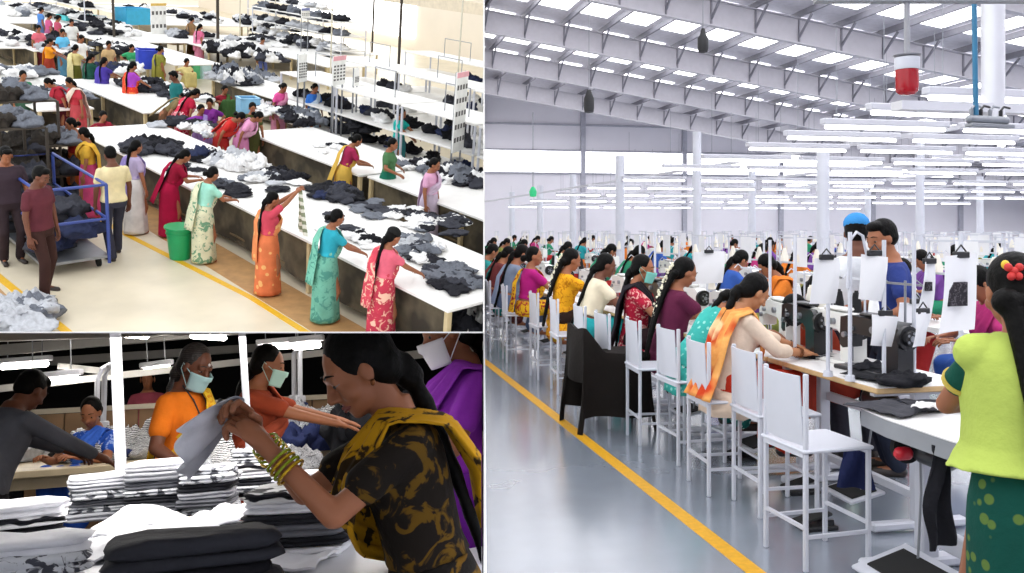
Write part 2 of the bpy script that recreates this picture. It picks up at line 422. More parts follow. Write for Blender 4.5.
    if hair in ('braid', 'loose', 'pony'):
        p = hd(0, -.108, -.05); b0 = t(0.02+hdx, -.135 if hair == 'braid' else -.175, 1.27); b1 = t(0.03+hdx, -.165 if hair == 'braid' else -.20, 1.27-braid_len)
        if lean > .5: b1 = b0+V((0, -.10, -braid_len*s))*.9
        n = 12 if lod < 2 else 7; wd = {'braid': .026, 'loose': .052, 'pony': .04}[hair]*s*hwd
        for i in range(n):
            f0, f1 = i/n, (i+1)/n
            def bz(f): return (p*(1-f)**2+b0*2*f*(1-f)*1.0+b1*f*f) if True else None
            r = wd*(1.15-.65*f0)*(1.25 if i == 0 else 1)
            if hair == 'braid': hb.cap(bz(f0), bz(f1), r*(1.12 if i % 2 else .92), r*(.9 if i % 2 else 1.1), 8)
            else:
                r1 = wd*(1.15-.65*f1); q0 = bz(f0); q1 = bz(f1)
                for e in (-.75, 0, .75): hb.cap(q0+V((e*r, .01*abs(e), 0)), q1+V((e*r1, .01*abs(e), 0)), r*.48, r1*.46, 8)
    part('hair', voxel(hb, max(vx*.8, .008), 1) if lod <= 1 else hb, hm, P, ang=180)
    if lod <= 1:
        for k in (-1, 1): bw = MB(); bw.tube([hd(k*.013, .080, .031), hd(k*.030, .0765, .035), hd(k*.048, .062, .028)], [.0028*s, .0034*s, .0015*s], 6); part('eyebrow', bw, hm, P, ang=180)
    if cap: 
        c = MB(); c.ell(hd(0, -.025, .060), (.086*s, .100*s, .075*s), H3.normalized()); part('headscarf', c, cloth(cap), P, ang=180)
    if flowers:
        fl = MB(); p = hd(.0, -.125, .03); q = t(.02, -.155, 1.06)
        random.seed(3)
        for i in range(60):
            f = i/60; c = p.lerp(q, f)+V((0, -.03*math.sin(f*PI), 0)); fl.ell(c+V((random.uniform(-.022, .022), random.uniform(-.02, .01), random.uniform(-.012, .012))), (.011, .011, .011), None, 6, 4)
        part('flower_garland', fl, mat('jasmine', '#f2ecd2', var=.1), P)
    if mask:
        mk = MB()
        def mf(u, v):
            a = (u-.5)*2.5; z = .0-.098*v; r = .087+.012*math.cos(a*1.2)*(1-abs(v-.45)) + .003*math.sin(v*25)
            return hd(math.sin(a)*.070*(1-.15*v), .012+math.cos(a)*(r-.008*v)+(.012 if v < .3 and abs(a) < .5 else 0), z-.012)
        mk.sheet(mf, 16, 8, .004)
        for k in (-1, 1): mk.tube([mf(0 if k < 0 else 1, .1), hd(k*.078, -.022, .012), hd(k*.078, -.024, -.02), mf(0 if k < 0 else 1, .85)], .0022, 5)
        part('face_mask', mk, mat('mask_'+mask, mask, rough=.8, var=.05), P, ang=180)
    # ---- clothes
    gap = .011 if lod < 2 else .014
    tk = dict(top_k or {})
    tp = MB(); z0 = (.972 if female else .84) if tunic is None else .80
    torso(tp, gap, z0=z0, z1=1.345)
    arm(tp, gap, sleeve)
    tm = voxel(tp, max(vx, .009), 3)
    part('blouse' if female and tunic is None else ('tunic' if female else 'shirt'), tm, cloth(top, **tk), P, ang=180)
    if tunic is not None:                       # long hem, flared
        hem = MB(); rg = []; n = 40; zt = 1.0; N_ = 12
        for i in range(N_+1):
            f = i/N_; ring = []
            for j in range(n):
                a = 2*PI*j/n; wv = 1+.05*f*math.sin(a*6+1.3)+.03*f*math.sin(a*11)
                if sit is None:
                    z = zt+(tunic-zt)*f; rx = (.146+.05*min(1, f*2)+.03*f)*build*wv; ry = (.120+.03*min(1, f*2)+.03*f)*build*wv
                    ring.append(t(rx*math.cos(a), ry*math.sin(a), z))
                else:
                    z = 1.0-.20*f; rx = (.148+.045*f)*build*wv; ry = (.118+.03*f)*build*wv; ring.append(t(rx*math.cos(a), ry*math.sin(a), max(z, .82)))
            rg.append(ring)
        if sit is not None:
            for f in (.35, .7, 1.0):            # lap flap over the seat
                ring = []
                for j in range(n):
                    a = 2*PI*j/n; ring.append(V((math.cos(a)*(.21+.03*f), -.14-.02*f+(.16+.30*0)*0+ (math.sin(a)+1)*.5*(.28+.10*f)-.0, pz-.03-.16*f*(1 if True else 0)+.012*math.sin(a*7))))
                rg.append(ring)
        hem.rings(rg, cap=True); part('tunic_skirt', hem, cloth(top, **tk), P, ang=180)
    lk = dict(low_k or {}); lm = cloth(lowc, **lk)
    if low in ('saree', 'skirt'):
        sk_ = MB()
        if sit is None:
            rg = []; n = 56; N_ = 16
            for i in range(N_+1):
                f = i/N_; z = (1.0-.965*f); ring = []
                for j in range(n):
                    a = 2*PI*j/n; hip = math.sin(min(1, f*4)*PI/2); fr = max(0, math.sin(a))**3
                    wv = 1+.035*f*math.sin(a*7+.7)+.05*f*fr*math.sin(a*26)+.02*math.sin(a*3+f*5)*f
                    rx = (.140+.050*hip-.012*f+.035*max(0, f-.6))*wv*hipw*build; ry = (.114+.042*hip-.006*f+.05*f)*wv*hipw*build
                    sh = T if f < .12 else None; c = V((rx*math.cos(a)*s, (ry*math.sin(a)-.01)*s, z*s))
                    if sh is not None: c = t(rx*math.cos(a), ry*math.sin(a), z)
                    ring.append(c)
                rg.append(ring)
            sk_.rings(rg)
        else:
            m2 = MB()
            for k in (-1, 1):
                m2.cap(V((k*hipx, -.02, pz-.02)), K[k], .105*s*hipw, .075*s, 12); m2.cap(K[k], A[k]+V((0, 0, .04)), .078*s, .088*s, 12)
            m2.cap(V((0, 0, pz)), (K[-1]+K[1])/2, .09*s, .07*s, 12); m2.cap((K[-1]+K[1])/2, (A[-1]+A[1])/2+V((0, 0, .05)), .07*s, .07*s, 12)
            torso(m2, .02, z0=.76, z1=.98)
            sk_ = voxel(m2, max(vx, .014), 4)
        part('saree_skirt' if low == 'saree' else 'skirt', sk_, lm, P, ang=180)
    else:
        m2 = MB()
        w = {'trousers': (.092, .066, .062), 'salwar': (.115, .09, .075)}[low]
        for k in (-1, 1):
            hp = V((k*hipx, 0, pz-.02*s)); m2.cap(hp, K[k], w[0]*s, w[1]*s, seg+2); m2.cap(K[k], A[k]+V((0, 0, .0)), w[1]*s, w[2]*s, seg+2)
        torso(m2, gap*.8, z0=.76, z1=1.0)
        part('trousers', voxel(m2, max(vx, .012), 3), lm, P, ang=180)
        for k in (-1, 1): sh = MB(); sh.cap(A[k]+V((0, -.03, -.045*s)), A[k]+V((k*.02, .15*s, -.052*s)), .036*s, .034*s, 9); part('shoe', sh, mat('shoe_dark', '#2a211d', rough=.5), P, ang=180)
    if pallu:
        pk = dict(pallu_k or lk); k = pallu_side
        g = .025
        path = [((-k*.150, .06, .96), (-k*.14, -.05, 1.02)), ((-k*.06, .125+g, 1.02), (-k*.13, .09, 1.13)), ((k*.03, .150+g, 1.10), (-k*.05, .160+g, 1.22)), ((k*.10, .125+g, 1.20), (k*.01, .11+g, 1.31)),
                ((k*.155, .04, 1.355), (k*.055, .03, 1.385)), ((k*.170, -.085, 1.30), (k*.02, -.105, 1.33)), ((k*.160, -.135-g, 1.15), (-k*.03, -.145-g, 1.15)),
                ((k*.155, -.140-g, .98), (-k*.07, -.145-g, .98)), ((k*.17, -.155-g, .84), (-k*.08, -.16-g, .84)), ((k*.16, -.17-g, pallu_back), (-k*.08, -.17-g, pallu_back))]
        n = len(path)-1
        def pf(u, v):
            x = u*n; i = min(int(x), n-1); f = x-i; f = f*f*(3-2*f)*.5+f*.5
            a = V(path[i][0]).lerp(V(path[i+1][0]), f); b = V(path[i][1]).lerp(V(path[i+1][1]), f); c = a.lerp(b, v)
            c.y += .010*math.sin(v*19+u*3)*(1 if c.y > 0 else -1); c.y += (math.sin(v*PI)*.025)*(1 if c.y > 0 else -1)
            if sit is not None and u > .75 and c.z < .90: c.z = max(c.z, .80)
            p = t(*c)
            if lean > .3 and u > .78 and sit is None:   # hangs straight down off a bent back
                q = t(c.x, -.16, .98); p = V((p.x, min(p.y, q.y+.02), p.z))
            return p
        pl = MB(); pl.sheet(pf, 30, 12, .006); part('saree_drape', pl, cloth(pallu, **pk), P, ang=180)
    info = dict(T=T, t=t, hd=hd, S=S, E=E, W=Wr, K=K, A=A, P=P, s=s, H3=H3)
    if extras: extras(info)
    return info
def vest(I):
    """sleeveless tunic over the blouse"""
    t = I['t']; b = MB(); st = [(.925, .240, .188), (.935, .230, .175), (.965, .202, .152), (1.0, .178, .138), (1.08, .172, .134), (1.16, .178, .139), (1.24, .184, .134), (1.29, .182, .118), (1.325, .165, .098), (1.352, .110, .078), (1.365, .075, .066)]
    rg = []
    for z, rx, ry in st:
        f = max(0, (1.0-z)/.2)
        rg.append([t(rx*math.copysign(abs(math.cos(a))**.85, math.cos(a))*(1+.035*f*math.sin(a*7)), -.006+(.028 if .95 < z < 1.3 and math.sin(a) > .3 else 0)+ry*math.copysign(abs(math.sin(a))**.85, math.sin(a))*(1+.04*f*math.sin(a*5+1)), z-.01*f*math.sin(a*3)) for a in [2*PI*j/56 for j in range(56)]])
    b.rings(rg)
    for k in (-1, 1): b.cap(I['S'][k]+V((-k*.03, 0, .004)), I['S'][k]+V((k*.016, 0, -.002)), .055, .060, 14)
    part('tunic', voxel(b, .009, 3), cloth('#b6c85e', rough=.8, var=.05), I['P'], ang=180)
# ------------------------------------------------------------------ shared props
ORD = ['nearest', 'second nearest', 'third nearest', 'fourth nearest', 'fifth nearest', 'sixth nearest', 'seventh nearest', 'eighth nearest', 'ninth nearest', 'tenth nearest', 'eleventh nearest', 'twelfth nearest', 'thirteenth nearest', 'fourteenth nearest', 'fifteenth nearest', 'sixteenth nearest']
WHITE = mat('white_paint', '#cdcfd8', rough=.35, var=.03)
STEEL = mat('steel_grey', '#8d9096', rough=.35, metal=.6, var=.05)
BLACKM = mat('black_enamel', '#17171a', rough=.3, var=.1)
BLACKP = mat('black_plastic', '#1d1d20', rough=.55)
RUB = mat('rubber', '#151515', rough=.9)

def crumple(seed, r=.2, h=.1, n=30, m=12, amp=.5, fr=3.2):
    """a dropped garment: ridged folds, ragged outline"""
    rg = []
    for i in range(m+1):
        f = i/m; ring = []
        for j in range(n):
            a = 2*PI*j/n; p = V((math.cos(a), math.sin(a), f*1.5)); o = V((seed*3.1, seed*1.7, 0))
            k = 1+.7*noise.noise(p*1.3+o)+.18*noise.noise(p*4+o); rr = r*k*math.sin(PI/2*min(1, (1-f)*1.25+.0)) if f > .2 else r*k*(.86+.7*f)
            if i == m: rr = r*.04
            q = V((math.cos(a)*rr, math.sin(a)*rr, 0)); rid = abs(noise.noise(q*fr/r*.6+o+V((0, 0, f*2))))
            z = h*math.sin(PI/2*f)*(1+amp*2*(rid-.2)) + h*.40*(.4-abs(noise.noise(q*3.6/r+o)))*min(1, f*4)
            ring.append((q.x*(1+.12*noise.noise(p*5+o)), q.y*(1+.12*noise.noise(p*5-o)), max(z, 0) if i else 0))
        rg.append(ring)
    mb = MB(); mb.rings(rg); return mb
CR = [crumple(i, 1., .5) for i in range(8)]
CRM = {}
def crumpled(i, m):
    k = (i % 8, m.name)
    if k not in CRM:
        me = CR[i % 8].mesh('crumpled', True, 180); setmat(me, m); CRM[k] = me
    return CRM[k]
GQ = []
def garment(p, r, h, m, label, cat='garment', group=None, rz=0, name='crumpled_garment', seed=0, tilt=0):
    M = loc4(p, rz) @ Matrix.Rotation(tilt, 4, 'X') @ Matrix.Diagonal((r, r*.8, h*2, 1)); q = RM.proj(p)
    if not (-60 < q[0] < 1090 and -40 < q[1] < 620): return
    GQ.append((r/q[2], M, m, label, cat, group, name, seed, RM))
def flush_garments(keep=290):
    """the largest as things of their own, the tiny far rest as one mass"""
    global RM
    GQ.sort(key=lambda g: -g[0])
    for _, M, m, label, cat, group, name, seed, rm in GQ[:keep]:
        RM = rm; single(name, crumpled(seed, m), m, label, cat, M=M, group=group)
    mb = MB(); ms = []
    for _, M, m, label, cat, group, name, seed, rm in GQ[keep:]:
        if rm is not RA: RM = rm; single(name, crumpled(seed, m), m, label, cat, M=M, group=group); continue
        if m not in ms: ms.append(m)
        mb.cur = ms.index(m); mb.merge(CR[seed % 8], rm.M @ M)
    if ms:
        RM = RA; me = mb.mesh('garment_masses', True, 180); setmat(me, ms)
        single('garment_masses', me, ms, 'masses of small dark and pale garments on the racks and tables farthest back', 'garments', kind='stuff', M=RA.inv)
def folded(seed, w=.30, d=.24, h=.03, n=40, wob=.006, fold=3):
    """folded garment: soft slab, its layers showing at the edge"""
    rg = []; prof = []
    L = fold*4
    for i in range(L+1):
        f = i/L; z = f*h; lay = abs(math.sin(f*fold*PI)); prof.append((.93+.07*lay**.5 if 0 < i < L else .90, z))
    for pi_, (k, z) in enumerate([(0.02, 0)]+prof+[(.6, h*1.06), (.02, h*1.10)]):
        ring = []
        for j in range(n):
            a = 2*PI*j/n; c, s = math.cos(a), math.sin(a); e = .28
            x = w/2*math.copysign(abs(c)**e, c)*k; y = d/2*math.copysign(abs(s)**e, s)*k; o = V((seed*5.3, 2, z*30))
            x += wob*1.6*noise.noise(V((x*9, y*9, z*60))+o); y += wob*1.6*noise.noise(V((y*9, x*9, z*60))-o)
            zz = z+wob*(noise.noise(V((x*8, y*8, seed*3.)))+.6*noise.noise(V((x*20, y*20, seed*3.))))*(z/h)-.18*h*(abs(c)**6)*(z/h)*0
            ring.append((x, y, zz))
        rg.append(ring)
    mb = MB(); mb.rings(rg); return mb

# ================================================================== HALL C (right): sewing line
use(RC)
def chair_proto(label, loc, rz, group):
    t = thing('metal_chair', label, 'chair', loc, rz, group)
    w = .17; m = WHITE
    b = MB(); b.box((0, 0, .56), (.38, .38, .018), bev=.006); b.box((0, .175, .545), (.34, .02, .03)); b.box((0, -.175, .545), (.34, .02, .03)); part('seat', b, m, t, ang=30)
    b = MB(); b.sheet(lambda u, v: ((u-.5)*.31, -.172-.018*math.sin(u*PI)-.02*v, .585+.325*v), 8, 3, .006); part('backrest', b, m, t)
    for sx in (-1, 1):
        b = MB(); b.box((sx*w, -w, .46), (.022, .022, .92), bev=.004); part('leg', b, m, t, ang=30)
        b = MB(); b.box((sx*w, w, .275), (.022, .022, .55), bev=.004); part('leg', b, m, t, ang=30)
    b = MB()
    for sx in (-1, 1): b.box((sx*w, 0, .16), (.016, .33, .016))
    b.box((0, w, .20), (.33, .016, .016)); b.box((0, -w, .20), (.33, .016, .016)); part('stretcher', b, m, t)
    return t
FE = -PI/2                                    # everyone on the line faces +x
chs = [(2.38, 3.98), (2.56, 4.72), (2.46, 5.15), (2.54, 5.85), (2.50, 6.42), (2.44, 7.0), (2.46, 7.7), (2.44, 8.5), (2.44, 9.35), (2.38, 10.6), (2.36, 11.6), (2.36, 12.7), (2.36, 13.9), (2.36, 15.2), (2.36, 16.6)]
ctext = ['empty, closest to the camera', 'empty, second in the line', 'under the woman in the orange scarf', 'under the woman in teal leaning forward', 'just before the maroon dress, seat bare', 'half hidden by the black cloth cover', 'behind the black cloth cover', 'under the woman in cream blouse', 'under the woman in the yellow dress', 'under the woman in the magenta blouse', 'under the woman in grey blue', 'under the woman in brown near the far end', 'under the woman in teal near the far end', 'at the far end, second last', 'last one of the line at the far end']
ch0 = chair_proto('white metal chair '+ctext[0], (chs[0][0], chs[0][1], 0), FE+.06, 'white chairs along the sewing line')
for (x, y), tx in list(zip(chs, ctext))[1:]:
    dup(ch0, (x, y, 0), FE+random.uniform(-.08, .08), 'white metal chair '+tx)

# black cloth thrown over the sixth chair
def drape(u, v):
    x = (u-.5)*2; y = (v-.5)*2
    ax = abs(x); top = .60; hang = max(0, ax-.42)/.58; hy = max(0, abs(y)-.55)/.45
    z = top-.5*hang-.42*max(0, hy-.2*hang) + .012*math.sin(u*17+v*9); px = math.copysign(min(ax, .42)*.55+.03*hang*(1+math.sin(v*14)), x); py = math.copysign(min(abs(y), .55)*.50+.03*hy*(1+math.sin(u*15)), y)
    if y < -.2: z += .20*min(1, (-.2-y)*3)*(1-hang)
    return (px, py, z)
b = MB(); b.sheet(drape, 40, 32, .008)
single('cloth_cover', b, cloth('#17120f', rough=.8), 'black cloth thrown over a chair in the sewing line, hanging to its footrest', 'cloth', (2.30, 6.95, .02), FE)

# ---- benches
WOOD = mat('ply_edge', '#c9a878', rough=.5, var=.12, scale=20, pat='ring', col2='#a98655', pscale=9)
LAM = mat('white_laminate', '#e9e7e6', rough=.3, var=.03)
def bench_proto(label, loc, rz, L=1.15, lod=1):
    t = thing('sewing_table', label, 'table', loc, rz, 'white topped sewing tables of the line')
    b = MB(); b.box((0, .30, .765), (L-.01, .60, .03), bev=.004); part('wood_edge', b, WOOD, t, ang=30)
    b = MB(); b.box((0, .30, .782), (L-.014, .596, .006), bev=.002); part('tabletop', b, LAM, t, ang=30)
    for sx in (-1, 1):
        b = MB(); b.box((sx*(L/2-.12), .32, .40), (.05, .07, .70), bev=.006); b.box((sx*(L/2-.12), .30, .735), (.04, .5, .03)); part('leg', b, WHITE, t, ang=30)
        b = MB(); b.box((sx*(L/2-.12), .32, .035), (.06, .56, .045), bev=.01); part('foot', b, WHITE, t, ang=30)
    b = MB(); b.box((0, .34, .17), (L-.28, .04, .04)); b.box((0, .34, .55), (L-.28, .03, .05)); part('stretcher', b, WHITE, t)
    b = MB(); b.box((.05, .20, .10), (.30, .22, .018), Matrix.Rotation(.22, 3, 'X'), .004); part('treadle_frame', b, WHITE, t)
    tr = MB(); tr.box((.05, .195, .113), (.24, .16, .008), Matrix.Rotation(.22, 3, 'X'), .002); part('treadle_pad', tr, RUB, t)
    b = MB(); b.cap((.12, .28, .64), (.26, .28, .64), .065, .065, 16); b.box((.19, .28, .70), (.06, .08, .06)); mo = part('motor', b, BLACKM, t)
    b = MB(); b.cyl((.275, .28, .64), (.29, .28, .64), .055, .055, 20); part('belt_wheel', b, RUB, mo)
    b = MB(); b.tube([(.10, .22, .12), (.12, .26, .40), (.14, .28, .60)], .006); part('pitman_rod', b, STEEL, t)
    return t
bn0 = bench_proto('white topped sewing table with pale wood edge at the near end of the line', (2.79, 4.66, 0), FE)
for k in range(1, 11):
    dup(bn0, (2.79, 4.66+1.16*k, 0), FE, 'white topped sewing table, %s in the line from the camera' % ORD[k].replace(' nearest', ''))

def machine_proto(label, loc, rz, dark=False, lod=1, z=.785, name='sewing_machine'):
    body = BLACKM if dark else mat('machine_enamel', '#e6e6e2', rough=.25, var=.02)
    t = thing(name, label, 'sewing machine', (loc[0], loc[1], z), rz, 'sewing machines on the line')
    b = MB(); b.box((0, 0, .012), (.50, .18, .024), bev=.006); part('bed', b, body, t, ang=30)
    b = MB()
    prof = [(.235, .02), (.235, .27), (.20, .30), (-.16, .315), (-.235, .30), (-.245, .14), (-.215, .12), (-.17, .13), (-.165, .20), (-.12, .215), (.08, .205), (.115, .18), (.12, .02)]
    b.prism(prof, .10, 'y'); b.box((.02, 0, .325), (.22, .085, .02), bev=.008); part('arm', b, body, t, ang=40)
    b = MB(); b.cyl((.237, 0, .225), (.262, 0, .225), .066, .066, 24); b.cyl((.262, 0, .225), (.285, 0, .225), .045, .040, 20); hw = part('handwheel', b, BLACKM, t)
    b = MB(); b.cyl((.285, 0, .225), (.290, 0, .225), .016, .016, 12)
    for k in range(5):
        a = k*2*PI/5; b.cyl((.287, .030*math.cos(a), .225+.030*math.sin(a)), (.2885, .030*math.cos(a), .225+.030*math.sin(a)), .008, .008, 8)
    part('hub', b, STEEL, hw)
    b = MB(); b.cyl((-.205, -.01, .14), (-.205, -.01, .035), .006, .004, 8); b.cyl((-.205, .012, .13), (-.205, .012, .04), .005); b.box((-.205, -.012, .030), (.022, .045, .006)); part('needle_bar', b, STEEL, t)
    for x_, z_, r_ in ((-.19, .20, .016), (-.13, .24, .013), (.05, .25, .02)): b = MB(); b.cyl((x_, -.05, z_), (x_, -.07, z_), r_, r_, 12); part('tension_dial', b, STEEL, t)
    b = MB(); b.cyl((.05, .16, 0), (.05, .16, .52), .007, .007, 8); b.box((.05, .16, .50), (.30, .012, .012)); b.box((.05, .16, .28), (.30, .012, .012))
    for k in (-1, 1): b.tube([(.05+k*.13, .16, .50), (.05+k*.13, .12, .53), (.05+k*.13, .09, .50)], .004)
    part('thread_stand', b, WHITE if not dark else STEEL, t)
    return t
m0 = machine_proto('white sewing machine beside the black lockstitch one at the near end', (3.12, 4.98), FE)
mb_ = machine_proto('black sewing machine with a large handwheel at the near end of the table', (3.06, 4.50), FE+.1, True)
mt = [('white sewing machine in front of the woman in the orange scarf', 3.14, 5.72, m0), ('black sewing machine on the table before the orange scarf woman', 3.10, 5.32, mb_),
      ('white sewing machine in front of the teal woman leaning forward', 3.14, 6.5, m0), ('white sewing machine in front of the maroon dress', 3.14, 7.3, m0), ('black sewing machine beyond the maroon dress', 3.14, 8.1, mb_),
      ('white sewing machine in front of the cream blouse', 3.14, 9.0, m0), ('white sewing machine in front of the yellow dress', 3.14, 10.1, m0), ('black sewing machine in front of the magenta blouse', 3.14, 11.2, mb_),
      ('white sewing machine in front of the grey blue top', 3.14, 12.4, m0), ('white sewing machine near the far end of the line', 3.14, 14, m0)]
for l, x, y, pr in mt: dup(pr, (x, y, .785), FE+random.uniform(-.15, .15), l)
CONE = [mat('thread_cream', '#efe9dc', rough=.9), mat('thread_black', '#1a1a1d', rough=.9), mat('thread_white', '#f4f4f4', rough=.9), mat('thread_blue', '#2d7fa8', rough=.9)]
cone = MB(); cone.lathe([(.03, 0), (.034, .005), (.03, .06), (.02, .12), (.012, .125), (.012, .135)], n=14); cme = {}
def cones(x, y, z, m, lab):
    if m.name not in cme: cme[m.name] = cone.mesh('cone', True, 40); setmat(cme[m.name], m)
    single('thread_cone', cme[m.name], m, lab, 'thread cone', (x, y, z), group='thread cones on the machine stands')
for i, (l, x, y, pr) in enumerate([('the nearest white machine', 3.12, 4.98, m0)]+mt):
    for k in (-1, 1): cones(x+.16, y-.05+k*.09, .785+.29, CONE[(i+k) % 3], '%s thread cone above %s' % (CONE[(i+k) % 3].name.split('_')[1], l.replace('white sewing machine', 'the white machine').replace('black sewing machine', 'the black machine')))

# white curved table top at the near end
t = thing('sewing_table', 'white sewing table with a rounded grey-edged top beside the woman in lime', 'table', (RC.at(861, 408, .748).x+.02, RC.at(861, 408, .748).y+.05, 0), FE)
poly = [(0, .02), (.05, -.02), (.30, -.06), (.72, -.06), (1.0, 0), (1.0, .62), (0, .62)]
b = MB(); b.prism(poly, .006, 'z', (0, 0, .747)); part('tabletop', b, LAM, t)
b = MB(); b.prism(poly, .075, 'z', (0, 0, .705)); part('apron', b, mat('grey_apron', '#8f9297', rough=.5), t, ang=30)
for x in (.12, .52):
    b = MB(); b.box((x, .28, .36), (.07, .09, .64), bev=.008); part('leg', b, WHITE, t, ang=30)
    b = MB(); b.box((x, .25, .03), (.09, .62, .05), bev=.012); part('foot', b, WHITE, t, ang=30)
b = MB(); b.box((.32, .30, .16), (.40, .05, .09), bev=.006); b.box((.32, .30, .60), (.4, .04, .12)); part('stretcher', b, WHITE, t, ang=30)
b = MB(); b.cap((.28, .16, .60), (.40, .16, .60), .07, .07, 18); mo = part('motor', b, BLACKM, t)
b = MB(); b.cyl((.205, .10, .60), (.235, .10, .60), .075, .075, 24); part('belt_wheel', b, RUB, mo)
b = MB(); b.cap((.33, .02, .60), (.33, -.01, .60), .03, .03, 12); part('switch_button', b, mat('red_button', '#c2182a', rough=.35), t, label='red switch button')
b = MB(); b.box((.34, .02, .075), (.42, .30, .02), Matrix.Rotation(.28, 3, 'X'), .006); part('treadle_frame', b, WHITE, t, ang=30)
b = MB(); b.box((.34, .02, .089), (.32, .20, .01), Matrix.Rotation(.28, 3, 'X'), .003); part('treadle_pad', b, RUB, t)
b = MB(); b.tube([(.30, .10, .10), (.27, .14, .40), (.25, .15, .58)], .006); part('pitman_rod', b, STEEL, t)
# treadle pedals on the floor further along
for i, (x, y) in enumerate([(2.86, 4.95), (2.86, 5.75), (2.6, 4.35)]):
    t = thing('foot_pedal', ['black foot pedal on the floor under the second table', 'black foot pedal on the floor under the orange scarf woman', 'black foot pedal on the floor beside the nearest empty chair'][i], 'foot pedal', (x, y, 0), FE)
    b = MB(); b.box((0, 0, .012), (.13, .2, .024), bev=.006); b.box((.045, .05, .03), (.02, .05, .05)); b.box((-.045, .05, .03), (.02, .05, .05)); part('base', b, BLACKM, t, ang=30)
    b = MB(); b.box((0, -.02, .06), (.10, .19, .016), Matrix.Rotation(.25, 3, 'X'), .005); part('pedal_plate', b, RUB, t, ang=30)

# dark cut pieces on the near tables
DG = [cloth('#26262c'), cloth('#3a3a40'), cloth('#1b1b20'), cloth('#54545a')]
WG = [cloth('#e4e2e0'), cloth('#c9c9cc')]
def flatpiece(label, p, rz, w, d, m, seed, name='cut_piece', cat='fabric', group=None):
    b = MB(); b.sheet(lambda u, v: ((u-.5)*w*(1+.1*math.sin(v*5+seed)), (v-.5)*d*(1+.12*math.sin(u*6+seed)), .012+.018*abs(noise.noise(V((u*3, v*3, seed*2.))))+.02*max(0, noise.noise(V((u*6, v*2, seed))))), 18, 12, .004)
    return single(name, b, m, label, cat, p, rz, group=group)
flatpiece('dark grey cut panel lying at the corner of the white curved table', RC.at(893, 410, .750), .3, .30, .30, DG[1], 1)
flatpiece('charcoal cut panel near the green sleeve of the lime woman', RC.at(940, 408, .750), -.2, .34, .28, DG[0], 2)
flatpiece('small white scrap on top of the charcoal panel', RC.at(928, 409, .78), .7, .13, .11, WG[0], 3)
flatpiece('black cut panel at the edge of the wooden topped table', (2.95, 4.30, .787), .1, .22, .40, DG[2], 4)
flatpiece('dark strip under the needle of the orange scarf woman', (3.02, 5.12, .787), .5, .10, .30, DG[0], 5)
garment(RC.at(905, 385, .787), .13, .06, DG[2], 'black crumpled garment in front of the black machine', seed=1)
garment(RC.at(870, 372, .787), .10, .05, DG[0], 'small dark garment between the two near machines', seed=2)
garment(RC.at(835, 345, .787)+V((.1, .2, 0)), .12, .16, DG[2], 'black bundle on the table before the orange scarf woman', seed=3)
garment(RC.at(812, 345, .787)+V((.1, .3, 0)), .10, .12, WG[1], 'pale grey bundle beside the hands of the orange scarf woman', seed=4)
b = MB(); b.sheet(lambda u, v: ((u-.5)*.16*(1.2-.9*(1-v))+.02*math.sin(v*8), .02*math.sin(u*9+v*4), -.42*v*1.0), 10, 14, .01)
single('hanging_garment', b, DG[2], 'long black garment hanging under the curved white table', 'garment', RC.at_d(939, 445, 3.7), .3)
b = MB(); b.sheet(lambda u, v: ((u-.5)*.17*(.6+.5*v), .02*math.sin(u*9+v*4), -.22*v), 10, 10, .01)
single('hanging_garment', b, cloth('#1c2347'), 'navy cloth hanging beneath the table behind the nearest chair', 'garment', RC.at_d(856, 446, 4.7), -.6)

# ---- sheet holders: thin poles, hoops and hanging patterns
PAP = mat('paper', '#eeeef1', rough=.7, var=.02)
def sheetstand(i, px0, px1, py0, py1, d, lab, sq=None, tilt=0):
    """a paper pattern hanging from a thin pole by a clip"""
    c = RC.at_d((px0+px1)/2, py0, d); w = (px1-px0)/F*d; h = (py1-py0)/F*d; rz = math.atan2(-.2118, .9773)*-1
    rz = .21+tilt
    t = thing('pattern_sheet', 'white paper pattern '+lab, 'paper sheet', c, rz, group=None)
    b = MB(); b.sheet(lambda u, v: ((u-.5)*w, .012*math.sin(u*4+v*2+i)+.03*v*v, -h*v-.02*u*math.sin(i)), 8, 10, .002); part('sheet', b, PAP, t)
    b = MB(); b.box((0, 0, .005), (.09, .02, .03), bev=.004); b.tube([(-.03, 0, .02), (0, 0, .05), (.03, 0, .02)], .004); part('clip', b, BLACKM, t)
    if sq:
        b = MB(); x0, x1, z0, z1 = [q/F*d for q in sq]
        b.box((x0+(x1-x0)/2-w/2, .006, -(z0+z1)/2), (x1-x0, .018, z1-z0)); part('fabric_swatch', b, cloth('#2e2b30', pat='floral', col2='#5b565c', pscale=60), t, label='dark fabric swatch')
    return c
sh = [(812, 841, 258, 304, 4.9, 'hanging left of the two talking men', None), (860, 889, 254, 299, 4.7, 'hanging in front of the man in navy', None), (870, 901, 314, 345, 4.75, 'low, above the near black machine', None),
      (912, 934, 312, 347, 4.6, 'low, just behind the near white bench end', None), (938, 984, 256, 334, 4.1, 'with a dark swatch, beside the lime woman', (7, 31, 26, 50)), (921, 938, 262, 312, 4.7, 'narrow, with a small swatch, behind the large one', (5, 12, 20, 29)), (690, 728, 252, 284, 7.6, 'hanging behind the head of the orange scarf woman', None),
      (896, 936, 302, 330, 5.3, 'in the middle behind the black machines', None)]
for i, a in enumerate(sh): sheetstand(i, *a[:5], a[5], a[6], random.uniform(-.12, .12))
